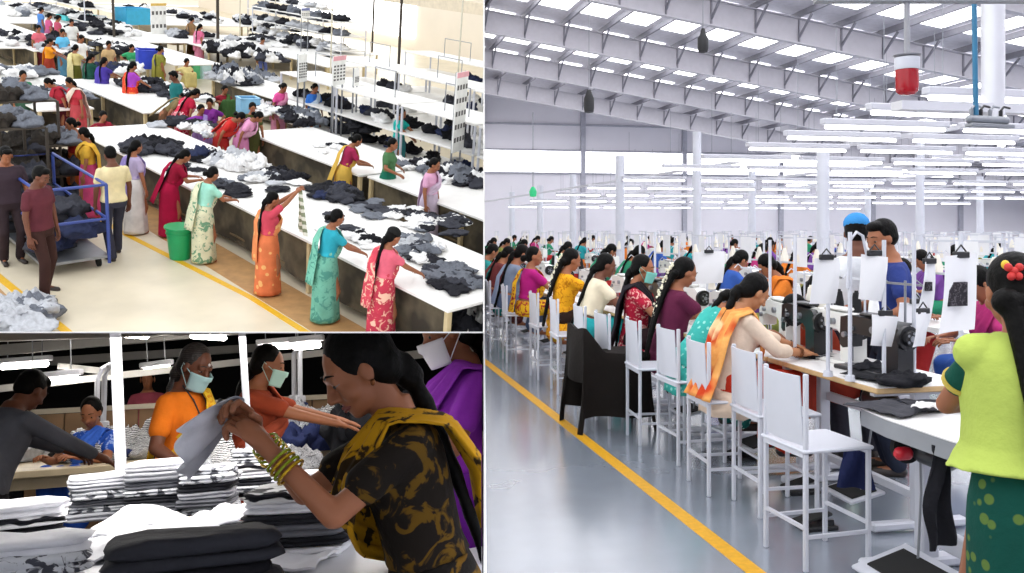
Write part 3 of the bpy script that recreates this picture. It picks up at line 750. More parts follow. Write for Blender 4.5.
def pole(label, px, py, d, zb=.785, hoop=0, r=.011):
    c = RC.at_d(px, py, d); t = thing('guide_pole', label, 'pole', (c.x, c.y, zb), .21)
    b = MB(); b.cyl((0, 0, 0), (0, 0, c.z-zb), r, r, 10); b.cyl((0, 0, 0), (0, 0, .03), r*2.6, r*2.2, 12); part('pole', b, WHITE, t)
    if hoop:
        b = MB(); b.tube([(-hoop*.1, 0, c.z-zb-.30), (-hoop*.02, 0, c.z-zb-.05), (hoop*.25, 0, c.z-zb), (hoop*.5, 0, c.z-zb-.02), (hoop*.9, 0, c.z-zb-.28)], .008, 8); part('hoop', b, WHITE, t)
    return t
pl = [('thin white pole left of the two men', 795, 235, 5.6, 0), ('thin white pole with a hoop in front of the men', 850, 232, 4.8, .18), ('thin white pole in front of the navy shirt', 884, 240, 4.75, 0), ('thin white pole behind the large swatch sheet', 961, 232, 4.25, 0), ('thin white pole holding the left pattern', 828, 238, 4.95, 0),
      ('thin white pole beside the narrow sheet', 914, 240, 4.9, 0), ('thin white pole above the teal woman', 709, 236, 7.7, 0), ('thin white pole behind the orange scarf woman', 770, 240, 6.6, 0), ('thin white pole over the maroon dress', 655, 232, 8.6, 0), ('thin white pole over the cream blouse', 640, 236, 9.6, 0)]
for l, px, py, d, hp in pl: pole(l, px, py, d, hoop=hp)

# hanging lights and signals
def hung(name, label, cat, px, py, d, prof, m, top=9.0, rr=.006):
    c = RC.at_d(px, py, d); t = thing(name, label, cat, c, 0)
    b = MB(); b.lathe(prof, n=18); part('body', b, m, t, ang=50)
    b = MB(); b.cyl((0, 0, prof[-1][1]-.01), (0, 0, top-c.z), rr, rr, 6); part('cable', b, STEEL, t)
hung('hanging_lamp', 'black hanging lamp housing under the left part of the roof', 'lamp', 589, 113, 14, [(.02, 0), (.07, .01), (.08, .08), (.08, .22), (.05, .30), (.03, .36)], BLACKP, 8)
hung('hanging_lamp', 'black hanging lamp housing higher up near the middle of the roof', 'lamp', 703, 53, 11, [(.02, 0), (.055, .01), (.065, .06), (.065, .18), (.04, .22), (.02, .30)], BLACKP, 7)
hung('signal_lamp', 'small green signal lamp hanging before the far wall', 'lamp', 533, 197, 14, [(.02, 0), (.05, .01), (.06, .08), (.04, .13), (.02, .16)], mat('green_lens', '#1fae6f', rough=.3, emit=.3), 3.4)
c = RC.at_d(907, 95, 3.75); t = thing('beacon_lamp', 'red beacon lamp hanging from a grey pipe above the workers', 'lamp', c, 0)
b = MB(); b.lathe([(.0, 0), (.030, .002), (.042, .012), (.046, .03), (.046, .11)], n=24); part('red_lens', b, mat('red_lens', '#9c0418', rough=.15, emit=.05, var=.2), t, label='red ribbed lens')
b = MB(); b.lathe([(.048, .105), (.05, .11), (.05, .155), (.02, .162)], n=24); part('collar', b, WHITE, t)
b = MB(); b.cyl((0, 0, .16), (0, 0, .40), .012, .012, 12); b.lathe([(.05, .162), (.055, .166), (.02, .172)], n=18); part('pipe', b, mat('pipe_grey', '#9a9aa0', rough=.4, var=.03), t)
z = c.z+.40
b = MB(); p = RC.at_d(815, 0, 3.75); q = RC.at_d(1080, 20, 3.75); p.z = q.z = z; b.box((p+q)/2, ((q-p).length, .05, .03), Matrix.Rotation(math.atan2(q.y-p.y, q.x-p.x), 3, 'Z')); single('cable_tray', b, STEEL, 'grey cable tray carrying the red beacon along the top', 'cable tray')
# column, hose and manifold
c = RC.at_d(990, 120, 4.6); t = thing('air_manifold', 'air manifold with taps on the end of a blue hose', 'air fitting', c, .1)
b = MB(); b.cap((-.13, 0, 0), (.10, 0, 0), .022, .022, 12); b.box((0, 0, -.03), (.28, .05, .02), bev=.004); part('manifold', b, STEEL, t)
for k, x in enumerate((-.12, -.06, 0, .07)):
    b = MB(); b.cyl((x, 0, 0), (x, 0, .05), .010, .010, 8); b.tube([(x, 0, .05), (x+.02, 0, .07), (x+.06, 0, .065)], .006); part('tap', b, BLACKM if k % 2 else STEEL, t)
b = MB(); b.tube([(-.09, 0, .02), (-.095, 0, .2), (-.10, 0, .5), (-.10, .01, .9)], .013, 10); part('hose', b, mat('blue_hose', '#2a6f94', rough=.4), t, label='blue air hose')
t = RC.at_d(993, 90, 6.2)
b = MB(); b.cyl((t.x, t.y, 2.3), (t.x, t.y, 4.0), .075, .075, 20); b.box((t.x, t.y, 2.42), (1.5, .12, .06)); struct('trim_7', b, mat('duct_white', '#d4d4da', rough=.3, metal=.3, var=.03), True)

# ---- people of the line
def seat_person(label, i, z=.56, dx=0, dy=0, **k):
    x, y = chs[i]; dx += .10 if i > 4 else (.03 if i == 2 else .0); dy += -.12 if i > 4 else 0; k.setdefault('lod', 1); k.setdefault('foot_y', .34); k.setdefault('fz', .20)
    return person(label, (x+dx-.02, y+dy, 0), FE+k.pop('turn', 0), sit=z, **k)
HN = lambda y=.48, x=.10, z=.80: ((-x, y, z), (x, y, z))
def bang(c1='#c9a23a'):
    def ex(I):
        for k in (-1, 1):
            w = I['W'][k].lerp(I['E'][k], .10); d = (I['W'][k]-I['E'][k]).normalized(); a = d.cross(V((0, 0, 1))).normalized(); b_ = d.cross(a); m = MB()
            for j in range(3):
                m.tube([w-d*.014*j+(a*math.cos(q*PI/7)+b_*math.sin(q*PI/7))*(.031+.002*j)*I['s'] for q in range(15)], .0028, 5)
            part('bangles', m, mat('gold', c1, rough=.3, metal=.8), I['P'], label='gold bangles')
    return ex
def dupatta(c, k, side=1):
    """long scarf over the shoulder falling down the back"""
    def ex(I):
        t = I['t']; b = MB()
        path = [((.03, .17, .99), (.15, .13, .99)), ((.04, .195, 1.12), (.15, .13, 1.12)), ((.04, .13, 1.27), (.15, .08, 1.28)), ((.045, .03, 1.385), (.175, 0, 1.355)), ((.0, -.12, 1.34), (.18, -.10, 1.30)), ((-.05, -.155, 1.18), (.19, -.145, 1.16)), ((-.06, -.16, .98), (.20, -.16, .98)), ((-.07, -.19, .86), (.23, -.19, .86)), ((-.08, -.23, .74), (.25, -.22, .74))]
        n = len(path)-1
        def pf(u, v):
            x = u*n; i = min(int(x), n-1); f = x-i; a = V(path[i][0]).lerp(V(path[i+1][0]), f); q = V(path[i][1]).lerp(V(path[i+1][1]), f); c_ = a.lerp(q, v)
            c_.y += .014*math.sin(v*22+u*2)*(1 if c_.y > 0 else -1); c_.x *= -side*-1; return t(*c_)
        b.sheet(pf, 34, 16, .006); part('scarf', b, cloth(c, **k), I['P'], ang=180)
    return ex
def both(*f):
    def ex(I):
        for g in f: g(I)
    return ex
ho = HN(.50, .09, .84)
seat_person('woman in cream tunic with an orange tie-dyed scarf sewing at the table', 2, lod=0, h=1.50, lean=.22, pitch=.5, hl=(-.02, .50, .84), hr=(.10, .46, .83), top='#e3cdb8', sleeve=1.35, tunic=.78, low='salwar', lowc='#b8311c',
            hair='braid', braid_len=.5, sk='warm', extras=both(bang('#7a4a2a'), dupatta('#e9a65c', dict(pat='blotch', col2='#c8401c', pscale=5, col3='#f0cf9c'))), low_k={}, palm={-1: (0, 0, -1), 1: (0, 0, -1)}, curl=.3)
seat_person('woman in teal dotted tunic leaning far over her machine', 3, lod=1, h=1.5, lean=.62, pitch=.55, hl=(-.08, .62, .84), hr=(.1, .60, .84), top='#3aa89e', top_k=dict(pat='dots', col2='#8fd4c9', pscale=24), sleeve=.9, tunic=.7, low='salwar', lowc='#1d6b66', low_k=dict(pat='dots', col2='#c8e6df', pscale=26), hair='braid', sk='mid')
seat_person('woman in maroon dress with a white flower garland in her hair', 5, dy=-.18, dx=.2, lod=1, h=1.56, lean=.15, pitch=.3, hl=(-.1, .45, .90), hr=(.12, .45, .88), top='#5c1f3c', sleeve=.5, tunic=.6, low='salwar', lowc='#43162c', flowers=True, hair='loose', sk='mid')
seat_person('woman in red patterned top and dark scarf wearing a pale green face mask', 6, dy=-.2, dx=.15, lod=1, h=1.54, lean=.05, pitch=.2, turn=-.5, hl=(-.1, .36, .90), hr=(.12, .40, .90), top='#b0203a', top_k=dict(pat='floral', col2='#e4a8a0', pscale=18), sleeve=.6, tunic=.65, low='salwar', lowc='#2a1a1f', mask='#7cc9bd', hair='braid', sk='mid', extras=dupatta('#1f1a20', {}, side=1))
seat_person('woman in cream blouse and turquoise skirt leaning forward on the line', 7, dy=.05, dx=.05, h=1.56, lean=.30, pitch=.1, yaw=-.2, hl=(-.1, .50, .86), hr=(.12, .48, .86), top='#e8dcc0', sleeve=.5, low='saree', lowc='#2aa3a8', hair='braid', sk='dark')
seat_person('woman in bright yellow dress with white flowers in her long braid', 8, dy=-.05, h=1.58, lean=.12, pitch=.25, hl=(-.1, .50, .88), hr=(.14, .50, .88), top='#e8a51e', top_k=dict(pat='floral', col2='#c77a12', pscale=22), sleeve=.5, tunic=.6, low='salwar', lowc='#2b1a14', hair='loose', sk='mid', flowers=True)
seat_person('woman in magenta blouse and yellow print saree looking sideways', 9, h=1.56, lean=.1, pitch=.1, yaw=-.4, top='#b01f78', sleeve=.6, low='saree', lowc='#e2b022', low_k=dict(pat='floral', col2='#9c2a2a', pscale=14), hl=(-.1, .45, .88), hr=(.12, .45, .88), pallu='#e2b022', hair='bun')
seat_person('woman in grey blue top far down the line', 10, h=1.62, lean=.2, pitch=.4, top='#7d8aa0', sleeve=.6, low='saree', lowc='#5c6a88', pallu='#8893aa', hl=(-.1, .45, .88), hr=(.12, .45, .88), lod=2)
seat_person('woman in brown saree behind the grey blue top', 11, h=1.56, lean=.3, pitch=.4, top='#6b3030', sleeve=.6, low='saree', lowc='#5a2a2a', pallu='#7a3c3a', hl=(-.1, .45, .88), hr=(.12, .45, .88), lod=2)
seat_person('woman in teal saree near the far end of the line', 12, h=1.6, lean=.3, pitch=.4, top='#2c8f8c', sleeve=.6, low='saree', lowc='#2c8f8c', pallu='#3aa39e', hl=(-.1, .45, .88), hr=(.12, .45, .88), lod=2)
seat_person('woman in dark dress second last on the line', 13, h=1.62, lean=.1, pitch=.3, top='#2a2a34', sleeve=.6, low='saree', lowc='#33303c', pallu='#3c3844', hl=(-.1, .45, .88), hr=(.12, .45, .88), lod=2)
seat_person('woman in violet, last one at the end of the line', 14, h=1.6, lean=.2, pitch=.3, top='#5a4078', sleeve=.6, low='saree', lowc='#4c3668', pallu='#6a508a', hl=(-.1, .45, .88), hr=(.12, .45, .88), lod=2)
# woman in lime
def clip_(I):
    m = MB()
    for i, (x, z) in enumerate([(0, 0), (.018, .012), (-.016, .012), (.012, -.016), (-.01, -.016)]): m.ell(I['hd'](-.045+x, -.118, .045+z), (.013, .012, .013), None, 8, 6)
    part('hair_clip', m, mat('flower_red', '#c9302c', var=.1), I['P'], label='red flower hair clip')
    m = MB(); m.ell(I['hd'](-.062, -.105, .068), (.014, .010, .014), None, 8, 6); part('hair_clip', m, mat('flower_yellow', '#e8c33a', var=.1), I['P'], label='yellow flower hair clip')
    for k in (-1, 1):
        m = MB(); e = I['S'][k].lerp(I['E'][k], .56); d = (I['E'][k]-I['S'][k]).normalized(); m.cyl(e-d*.008, e+d*.008, .057, .056, 16); part('sleeve_trim', m, mat('gold_trim', '#c8b04a', rough=.5), I['P'])
p = RC.at_d(1024, 250, 2.75)
person('woman in lime tunic over a dark green blouse standing with her back turned', (p.x, p.y, 0), -.18, h=1.50, lod=0, build=.95, lean=.05, pitch=.2, yaw=-.05, hdx=-.05, hwd=1.35, hl=(.06, .27, 1.02), hr=(.12, .30, 1.0), el=(-1, .0, -.45), er=(1, -.2, -.5), top='#0d4a3c', sleeve=.55,
       low='saree', lowc='#0f4a3f', low_k=dict(pat='dots', col2='#5f7a3a', pscale=17), hair='loose', braid_len=.42, sk='mid', extras=both(clip_, lambda I: vest(I)), hairsc=1.03)
# ---- right hall shell
use(RC)
def floormat(name, col, rough, var=.12, spec=.5, c2=None):
    m = mat(name, col, rough=rough, var=var, scale=1.2, spec=spec)
    nt = m.node_tree; N = nt.nodes; L = nt.links; b = N['Principled BSDF']
    nz = N.new('ShaderNodeTexNoise'); nz.inputs['Scale'].default_value = 5; nz.inputs['Detail'].default_value = 8; tc = N.new('ShaderNodeTexCoord')
    L.new(tc.outputs['Object'], nz.inputs['Vector']); mr = N.new('ShaderNodeMapRange'); mr.inputs['To Min'].default_value = rough*.6; mr.inputs['To Max'].default_value = rough*1.5
    b.inputs['Coat Weight'].default_value = .9 if spec > .6 else 0; b.inputs['Coat Roughness'].default_value = .22; b.inputs['Coat IOR'].default_value = 1.8; L.new(nz.outputs['Fac'], mr.inputs['Value']); L.new(mr.outputs['Result'], b.inputs['Roughness']); return m
b = MB(); b.box((20, 21, -.05), (60, 54, .1)); struct('floor_right', b, floormat('polished_concrete', '#878f9a', .16, .12, .8))
b = MB(); p0 = RC.at(487, 363, 0); p1 = RC.at(756, 573, 0); d = (p1-p0).normalized(); p1 = p1+d*2; p0 = p0-d*12; n = V((-d.y, d.x, 0))*.045
b.add([p0+n, p1+n, p1-n, p0-n, p0+n+V((0, 0, .003)), p1+n+V((0, 0, .003)), p1-n+V((0, 0, .003)), p0-n+V((0, 0, .003))], [(0, 1, 2, 3), (4, 5, 6, 7), (0, 1, 5, 4), (2, 3, 7, 6), (1, 2, 6, 5), (0, 3, 7, 4)])
struct('trim_1', b, mat('yellow_floor_paint', '#d9a016', rough=.4, var=.12, scale=30))
HX = 10.47
def rz_(x): return HX-.145*x
WALLC = mat('wall_panel_pale', '#e6e3ea', rough=.6, var=.03, scale=.6)
b = MB(); YE = 48
b.box((20, YE+.1, 2.33), (60, .2, 4.66)); b.prism([(-9, 5.85), (49, 5.85), (49, max(5.9, rz_(49)+.2)), (-9, rz_(-9)+.2)], .2, 'y', (0, YE+.1, 0)); struct('wall_far_right', b, WALLC)
b = MB(); b.box((20, YE+.05, 5.25), (60, .04, 1.25)); struct('window_1', b, mat('daylight_glazing', '#ffffff', emit=3, var=0))
b = MB()
for x in range(-4, 48, 6): b.box((x+.4, YE-.1, 4.5), (.25, .2, 9))
for z in (4.62, 5.88, 7.3): b.box((20, YE-.06, z), (60, .1, .10))
struct('trim_2', b, mat('girt_grey', '#a9a9b4', rough=.5))
b = MB(); b.box((49, 21, 4), (.2, 56, 8.4)); struct('wall_right', b, WALLC)
b = MB(); b.box((20, -5.9, 5), (60, .2, 13)); struct('wall_rear', b, WALLC)
# roof: rafters, purlins, sheets and rooflights
RG = mat('roof_steel', '#b4b1b8', rough=.5, var=.04); RD = mat('purlin_grey', '#77767f', rough=.5); RS = mat('roof_sheet', '#cfccd4', rough=.6)
sl = math.atan(.145); SM = Matrix.Rotation(sl, 3, 'Y')
k = 0
for i in range(8):
    y = 45-6.3*i; b = MB(); b.box((20, y, rz_(20)-.42), (60, .03, .80), SM); b.box((20, y, rz_(20)-.82), (60, .24, .04), SM); b.box((20, y, rz_(20)-.03), (60, .24, .03), SM); struct('trim_rafter_%d' % (i+1), b, RG)
b = MB(); sk = MB(); fl = MB()
x = -6.0
while x < 48:
    b.box((x, 20, rz_(x)+.10), (.07, 56, .20), SM)
    for i in range(8):
        y = 45-6.3*i; fl.box((x+.0, y-.42, rz_(x)-.33), (.06, .95, .06), Matrix.Rotation(-.65, 3, 'X')); fl.box((x, y-.03, rz_(x)-.42), (.05, .06, .74))
        if i < 8: sk.box((x+.75, y-3.35, rz_(x+.75)+.26), (1.15, 4.4, .02), SM)
    x += 1.5
struct('trim_purlins', b, RD); struct('trim_stays', fl, RD); struct('window_rooflights', sk, mat('rooflight', '#fdfdff', emit=2.9, var=0))
b = MB(); b.box((20, 20, rz_(20)+.30), (61, 57, .03), SM); struct('ceiling_right', b, RS)

# tube lights: rows of hanging fixtures
TW = mat('tube_lit', '#ffffff', emit=4.2, var=0); TH = mat('fixture_white', '#c4c4cc', rough=.4, var=.02)
b = MB(); b.box((0, 0, .05), (1.28, .09, .055), bev=.008); t0m = b.mesh('housing', True, 30); setmat(t0m, TH)
b = MB(); b.cap((-.60, 0, 0), (.60, 0, 0), .016, .016, 10); t1m = b.mesh('tube', True, 60); setmat(t1m, TW)
t2m = []
for s_ in (-1, 1): b = MB(); b.cyl((s_*.5, 0, .07), (s_*.5, 0, .9), .003, .003, 5); t2m.append(b.mesh('suspension_wire', False)); setmat(t2m[-1], STEEL)
rows = [(925, 98), (868, 113), (822, 127), (785, 138), (747, 149), (702, 160), (662, 169), (622, 180), (587, 188), (556, 195), (530, 201), (508, 207), (497, 212)]
def tube_at(x, y, z, lab):
    t = thing('tube_light', lab, 'tube light', (x, y, z), 0, 'hanging tube lights over the sewing lines')
    part('housing', t0m, TH, t); part('tube', t1m, TW, t); [part('suspension_wire', q_, STEEL, t) for q_ in t2m]
for i, (px, py) in enumerate(rows):
    p = RC.at(px, py, 2.5); x = p.x+.64; k = 0
    while True:
        q = RC.proj((x-.6, p.y, 2.5))
        if q[0] > 1030 or k > 11: break
        tube_at(x, p.y, 2.5, 'hanging tube light in the %s row of lights' % ORD[i]); x += 1.42; k += 1
for (px, py) in [(1000, 160), (900, 176), (830, 186), (960, 192), (760, 200)]:
    p = RC.at(px, py, 2.75)
    for k in range(2): tube_at(p.x+k*1.42-.7, p.y, 2.75, 'higher tube light hung above the other rows')
# columns
b = MB()
for px, d, r in [(823, 11.0, .075), (920, 17, .08), (697, 15, .07), (620, 20, .1), (752, 24, .1), (573, 27, .1), (540, 34, .12), (512, 40, .12), (868, 30, .1), (980, 28, .1)]:
    p = RC.at_d(px, 228, d); b.cyl((p.x, p.y, 0), (p.x, p.y, (3.2 if d > 12 else 2.56)), r, r, 16)
struct('trim_posts', b, WHITE, True)
# long rails that carry the lamps
b = MB()
for x in (6.6, 9.4, 12.2, 15.5, 19):
    b.box((x, 26, 2.66), (.05, 36, .05))
struct('trim_lamp_rails', b, TH)

# ---- the far lines: benches, machines and workers across the hall
def far_bench(loc, rz, lab):
    t = thing('sewing_table', lab, 'table', loc, rz, 'tables of the far sewing lines')
    b = MB(); b.box((0, .3, .77), (1.2, .6, .04)); part('tabletop', b, LAM, t)
    b = MB()
    for s_ in (-1, 1): b.box((s_*.45, .3, .38), (.05, .08, .74)); b.box((s_*.45, .3, .03), (.06, .5, .05))
    part('frame', b, WHITE, t); return t
def far_stand(loc, rz, lab):
    t = thing('thread_rack', lab, 'thread rack', loc, rz, 'white thread racks over the far lines')
    b = MB(); b.cyl((-.4, 0, 0), (-.4, 0, .72), .012, .012, 6); b.cyl((.4, 0, 0), (.4, 0, .72), .012, .012, 6)
    for z in (.42, .70): b.box((0, 0, z), (.84, .03, .02))
    part('frame', b, WHITE, t); 
    for k in range(3): b = MB(); b.lathe([(.045, .43), (.045, .48), (.015, .58)], (-.30+.30*k, 0, 0), 8); part('cone', b, CONE[0], t)
    b = MB(); b.sheet(lambda u, v: ((u-.5)*.24+.05, -.03, .70-.32*v), 3, 3, .003); part('sheet', b, PAP, t); return t
fb = far_bench((4.9, 5.2, 0), FE, 'white sewing table of the far lines'); fs = far_stand((5.25, 5.2, .79), FE, 'white thread rack with paper on the far lines')
fm = machine_proto('white sewing machine on the far lines', (5.2, 5.0), FE, group if False else False) ; fm['group'] = 'machines of the far lines'
cols = ['#c0397a', '#2f8f6a', '#d8782a', '#3a5fb0', '#b53030', '#8a8f45', '#7a4a9a', '#2a9a9f']
cn = ['pink', 'green', 'orange', 'blue', 'red', 'olive', 'violet', 'turquoise']
fp = []
for i in range(8):
    x, y = (4.72, 5.4+i*1.5) if i < 4 else (7.4, 6.4+(i-4)*1.6)
    I = person('seated worker in %s on the far lines' % cn[i], (x-.02, y, 0), FE+random.uniform(-.3, .3) if i % 2 else -FE, h=1.56, lean=.3, sit=.56, pitch=.4, hl=(-.1, .48, .84), hr=(.12, .48, .84), top=cols[i], sleeve=.6, low='saree', lowc=cols[(i+3) % 8], pallu=cols[i], lod=3, group='workers of the far lines', fz=.2)
    fp.append(I['P'])
n = 0
for li, x in enumerate((4.9, 7.5, 10.0, 12.8, 15.8, 19.2)):
    y = 5.2+li*1.0
    while y < 34 and n < 260:
        q = RC.proj((x, y, 1.0))
        if 480 < q[0] < 1060:
            if li or y > 5.3: dup(fb, (x, y, 0), FE)
            dup(fs, (x+.35, y, .79), FE+random.uniform(-.1, .1)); 
            if y < 22: dup(fm, (x+.28, y-.2, .79), FE+random.choice((0, PI)))
            if random.random() < .62 and li < 5 and not (li < 2 and y < 12): 
                pr = random.choice(fp); dup(pr, (x-.36, y+random.uniform(-.1, .1), 0), FE+random.uniform(-.3, .3), M=None)
            n += 1
        y += 1.3 if y < 16 else 1.9
# the two men
p = RC.at_d(893, 228, 5.9)
person('man in navy shirt with dark collar standing behind the hanging patterns', (p.x, p.y, 0), FE+2.75, sex='m', h=1.64, lod=1, pitch=.25, yaw=.5, lean=.05, hl=(-.30, .22, .98), hr=(.12, .30, 1.05), top='#2b3a78', sleeve=.6, low='trousers', lowc='#2a3040', hair='short', sk='mid')
p = RC.at_d(857, 228, 6.3)
person('man in white shirt with a blue cap facing the man in navy', (p.x, p.y, 0), FE+.5+PI/4, sex='m', h=1.67, lod=1, pitch=.2, yaw=-.3, hl=(-.20, .3, 1.05), hr=(.25, .25, 1.0), top='#dfe2e6', sleeve=1.6, low='trousers', lowc='#3a3a44', hair='short', sk='dark', cap='#3f8fd0')
p = RC.at_d(797, 300, 7.2)
person('woman in pale green top seated across the table', (p.x, p.y, 0), PI+.3, h=1.5, sit=.5, lod=2, lean=.3, pitch=.4, top='#b9cf9a', sleeve=.6, low='saree', lowc='#a8c088', hl=(-.1, .45, .84), hr=(.12, .45, .84), hair='braid')
p = RC.at_d(838, 330, 6.2)
person('woman in rust red dress bending behind the left pattern', (p.x, p.y, 0), PI/2, h=1.5, sit=.45, lod=2, lean=.5, pitch=.4, top='#b5452c', sleeve=.6, low='saree', lowc='#a83c2c', hl=(-.1, .45, .84), hr=(.12, .45, .84), hair='bun')
# ================================================================== HALL A (upper left): sorting floor seen from above
use(RA)
b = MB(); b.box((18, 28, -.05), (50, 70, .1)); struct('floor_upper', b, floormat('cream_floor', '#d9cdb4', .35, .10, .4))
def strip(name, pts, w, m, z=.004):
    b = MB(); 
    for p, q in zip(pts, pts[1:]):
        d = (q-p).normalized(); n = V((-d.y, d.x, 0))*w/2; b.add([p+n, q+n, q-n, p-n, p+n+V((0, 0, z)), q+n+V((0, 0, z)), q-n+V((0, 0, z)), p-n+V((0, 0, z))], [(0, 1, 2, 3), (4, 5, 6, 7), (0, 1, 5, 4), (1, 2, 6, 5), (2, 3, 7, 6), (3, 0, 4, 7)])
    struct(name, b, m)
YP = mat('yellow_line_upper', '#e3b021', rough=.45, var=.1, scale=30)
strip('trim_3', [V((5.35, 17, 0)), RA.at(123, 233, 0), RA.at(250, 297, 0), RA.at(299, 328, 0), V((5.8, 6, 0))], .10, YP)
strip('trim_4', [V((3.2, 16, 0)), RA.at(0, 278, 0), RA.at(67, 332, 0), V((3.4, 8, 0))], .11, YP)
b = MB(); b.box((6.15, 12, .002), (.62, 14, .004)); struct('trim_5', b, mat('tan_floor_band', '#b58a58', rough=.6, var=.15))
b = MB(); b.box((2.8, 12, .002), (.75, 8, .004)); struct('trim_6', b, MATS['tan_floor_band'])
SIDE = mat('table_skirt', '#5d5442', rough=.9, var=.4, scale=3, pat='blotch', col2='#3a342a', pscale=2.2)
WT = mat('sorting_table_top', '#f0eeea', rough=.4, var=.03)
LEGW = mat('pine_leg', '#c9b68c', rough=.7, var=.12)
def sort_table(label, x, y0, y1, w, gr='long sorting tables', skirt=True, z=.8, m=None):
    t = thing('sorting_table', label, 'table', (x, y0, 0), 0, None); L = y1-y0
    b = MB(); b.box((w/2, L/2, z-.02), (w, L, .04), bev=.006); part('tabletop', b, m or WT, t, ang=30)
    n = max(2, int(L/2.2)+1)
    for i in range(n):
        for xx in (.06, w-.06):
            b = MB(); b.box((xx, .06+(L-.12)*i/(n-1), (z-.04)/2), (.07, .07, z-.04), bev=.005); part('leg', b, LEGW, t, ang=30)
    if skirt:
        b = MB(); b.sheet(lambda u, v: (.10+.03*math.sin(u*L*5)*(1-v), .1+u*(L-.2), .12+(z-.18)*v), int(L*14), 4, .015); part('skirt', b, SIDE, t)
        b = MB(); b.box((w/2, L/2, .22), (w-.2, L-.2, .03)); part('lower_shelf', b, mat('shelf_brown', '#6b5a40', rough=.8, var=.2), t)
    return t
sort_table('long white sorting table in front, with the sarees along its near side', 6.48, 7.35, 13.5, 1.75)
sort_table('white sorting table beyond the long front one, where the crimson saree stands', 6.30, 13.6, 19.0, 1.8)
sort_table('second row white sorting table on the right, behind the front row', 9.45, 8.0, 13.2, 1.7)
sort_table('second row white sorting table in the middle with the grey and white heap', 9.35, 13.3, 17.6, 1.7)
sort_table('white sorting table behind the red orange saree', 8.3, 20.3, 25.5, 1.6)
sort_table('third row white sorting table farther back', 12.2, 20, 25, 1.5)
_p = RA.at(92, 108, .8); sort_table('white table at the blurred left side with dark garments', _p.x-1.15, _p.y, _p.y+2.6, 1.2)
sort_table('white table in the far left corner', 6.2, 27, 33, 1.5, skirt=False)
sort_table('long white table across the far middle', 12.5, 28, 37, 1.6, skirt=False)
sort_table('long white table far behind the pink saree', 17.5, 27, 37, 1.6, skirt=False)

AG = [cloth('#24242a'), cloth('#3b3c44'), cloth('#17171c'), cloth('#e8e7e6'), cloth('#b9bbc0'), cloth('#2c3350'), cloth('#6f737c')]
AN = ['black', 'charcoal', 'jet black', 'white', 'pale grey', 'navy', 'grey']
def heap(px, py, z, rx, ry, n, ci, where, r=.2, room=None, hh=.11, pos=None):
    c = pos or RM.at(px, py, z)
    for k in range(n):
        a = random.uniform(0, 2*PI); q = math.sqrt(random.random()); i = random.choice(ci); lay = max(0, (1-q))*hh*1.2*(random.random()*.9) if n > 3 else 0
        p = c+V((math.cos(a)*q*rx, math.sin(a)*q*ry, lay)); rr = r*random.uniform(.75, 1.25)
        garment(p, rr, hh*random.uniform(.7, 1.3), AG[i], '%s garment in the heap %s' % (AN[i], where), group='garments %s' % where, rz=random.uniform(0, 6), seed=random.randint(0, 99))
D = [0, 1, 2]; Wh = [3, 4, 3]; Mx = [0, 1, 2, 3, 4]
heap(155, 150, .8, .45, .8, 30, D, 'piled black beside the blurred white blouse')
heap(188, 170, .8, .3, .5, 11, [0, 1, 3], 'just past the crimson saree', r=.13, hh=.05)
heap(210, 160, .8, .35, .4, 12, [0, 5, 2], 'in front of the seated pink blouse', r=.18)
heap(228, 188, .8, .16, .5, 11, [1, 6, 0], 'at the hands of the floral saree', r=.17, hh=.06)
heap(238, 165, .8, .4, .7, 23, Wh, 'of whites in the middle of the front table', r=.2, hh=.13)
heap(282, 177, .8, .3, .5, 16, D, 'dark one right of the whites', r=.16, hh=.08)
heap(262, 180, .8, .25, .4, 11, [3, 4, 6], 'pale one behind the orange saree', r=.17, hh=.08)
heap(336, 195, .8, .35, .5, 20, [0, 5, 2, 1], 'dark one behind the teal saree', r=.2, hh=.09)
heap(395, 215, .8, .5, .8, 23, [0, 1, 3, 6], 'flat one between the teal saree and the coral saree', r=.2, hh=.05)
heap(418, 248, .8, .3, .5, 18, [3, 4, 6, 1], 'mixed one beside the coral saree', r=.15, hh=.06)
heap(360, 240, .8, .15, .4, 9, [0, 2, 3], 'small one at the hands of the teal saree', r=.13, hh=.05)
heap(455, 280, .8, .35, .45, 16, [6, 1, 0, 6], 'grey one at the near right corner of the front table', r=.2, hh=.07)
heap(440, 225, .8, .5, .5, 14, [0, 3, 1], 'dark one at the right end of the front table', r=.17, hh=.06)
heap(292, 118, .8, .5, 1.3, 41, [3, 4, 3, 6, 0], 'grey white heap on the second table', r=.2, hh=.14)
heap(350, 118, .8, .4, .6, 20, D, 'dark heap left of the cyan blouse', r=.2, hh=.14)
heap(362, 130, .8, .3, .4, 12, [0, 2], 'black heap behind the olive top', r=.2, hh=.1)
heap(330, 150, .8, .5, .5, 11, [3, 0, 3], 'scattered by the maroon blouse', r=.12, hh=.04)
heap(420, 168, .8, .4, .6, 18, [3, 0, 6], 'right of the olive top', r=.18, hh=.08)
heap(462, 178, .8, .5, .7, 27, [0, 3, 6, 1], 'at the right end of the second table', r=.22, hh=.12)
heap(150, 88, .8, .6, 1.2, 30, [0, 3, 1, 4], 'behind the red orange saree', r=.22, hh=.13)
heap(185, 98, .8, .5, .8, 18, [0, 3, 1], 'around the teal shirt', r=.2, hh=.1)
heap(65, 96, .8, .4, .9, 18, [6, 1, 4], 'blurred one on the left table', r=.24, hh=.12)
heap(235, 82, .8, .6, 1.0, 34, [3, 0, 6, 4], 'round pile behind the olive saree', r=.22, hh=.25)
heap(95, 22, .8, .8, 2, 27, Mx, 'on the far left table', r=.26, hh=.14)
heap(120, 50, .8, .8, 2, 27, [3, 0, 1, 3], 'behind the green shirt', r=.24, hh=.14)
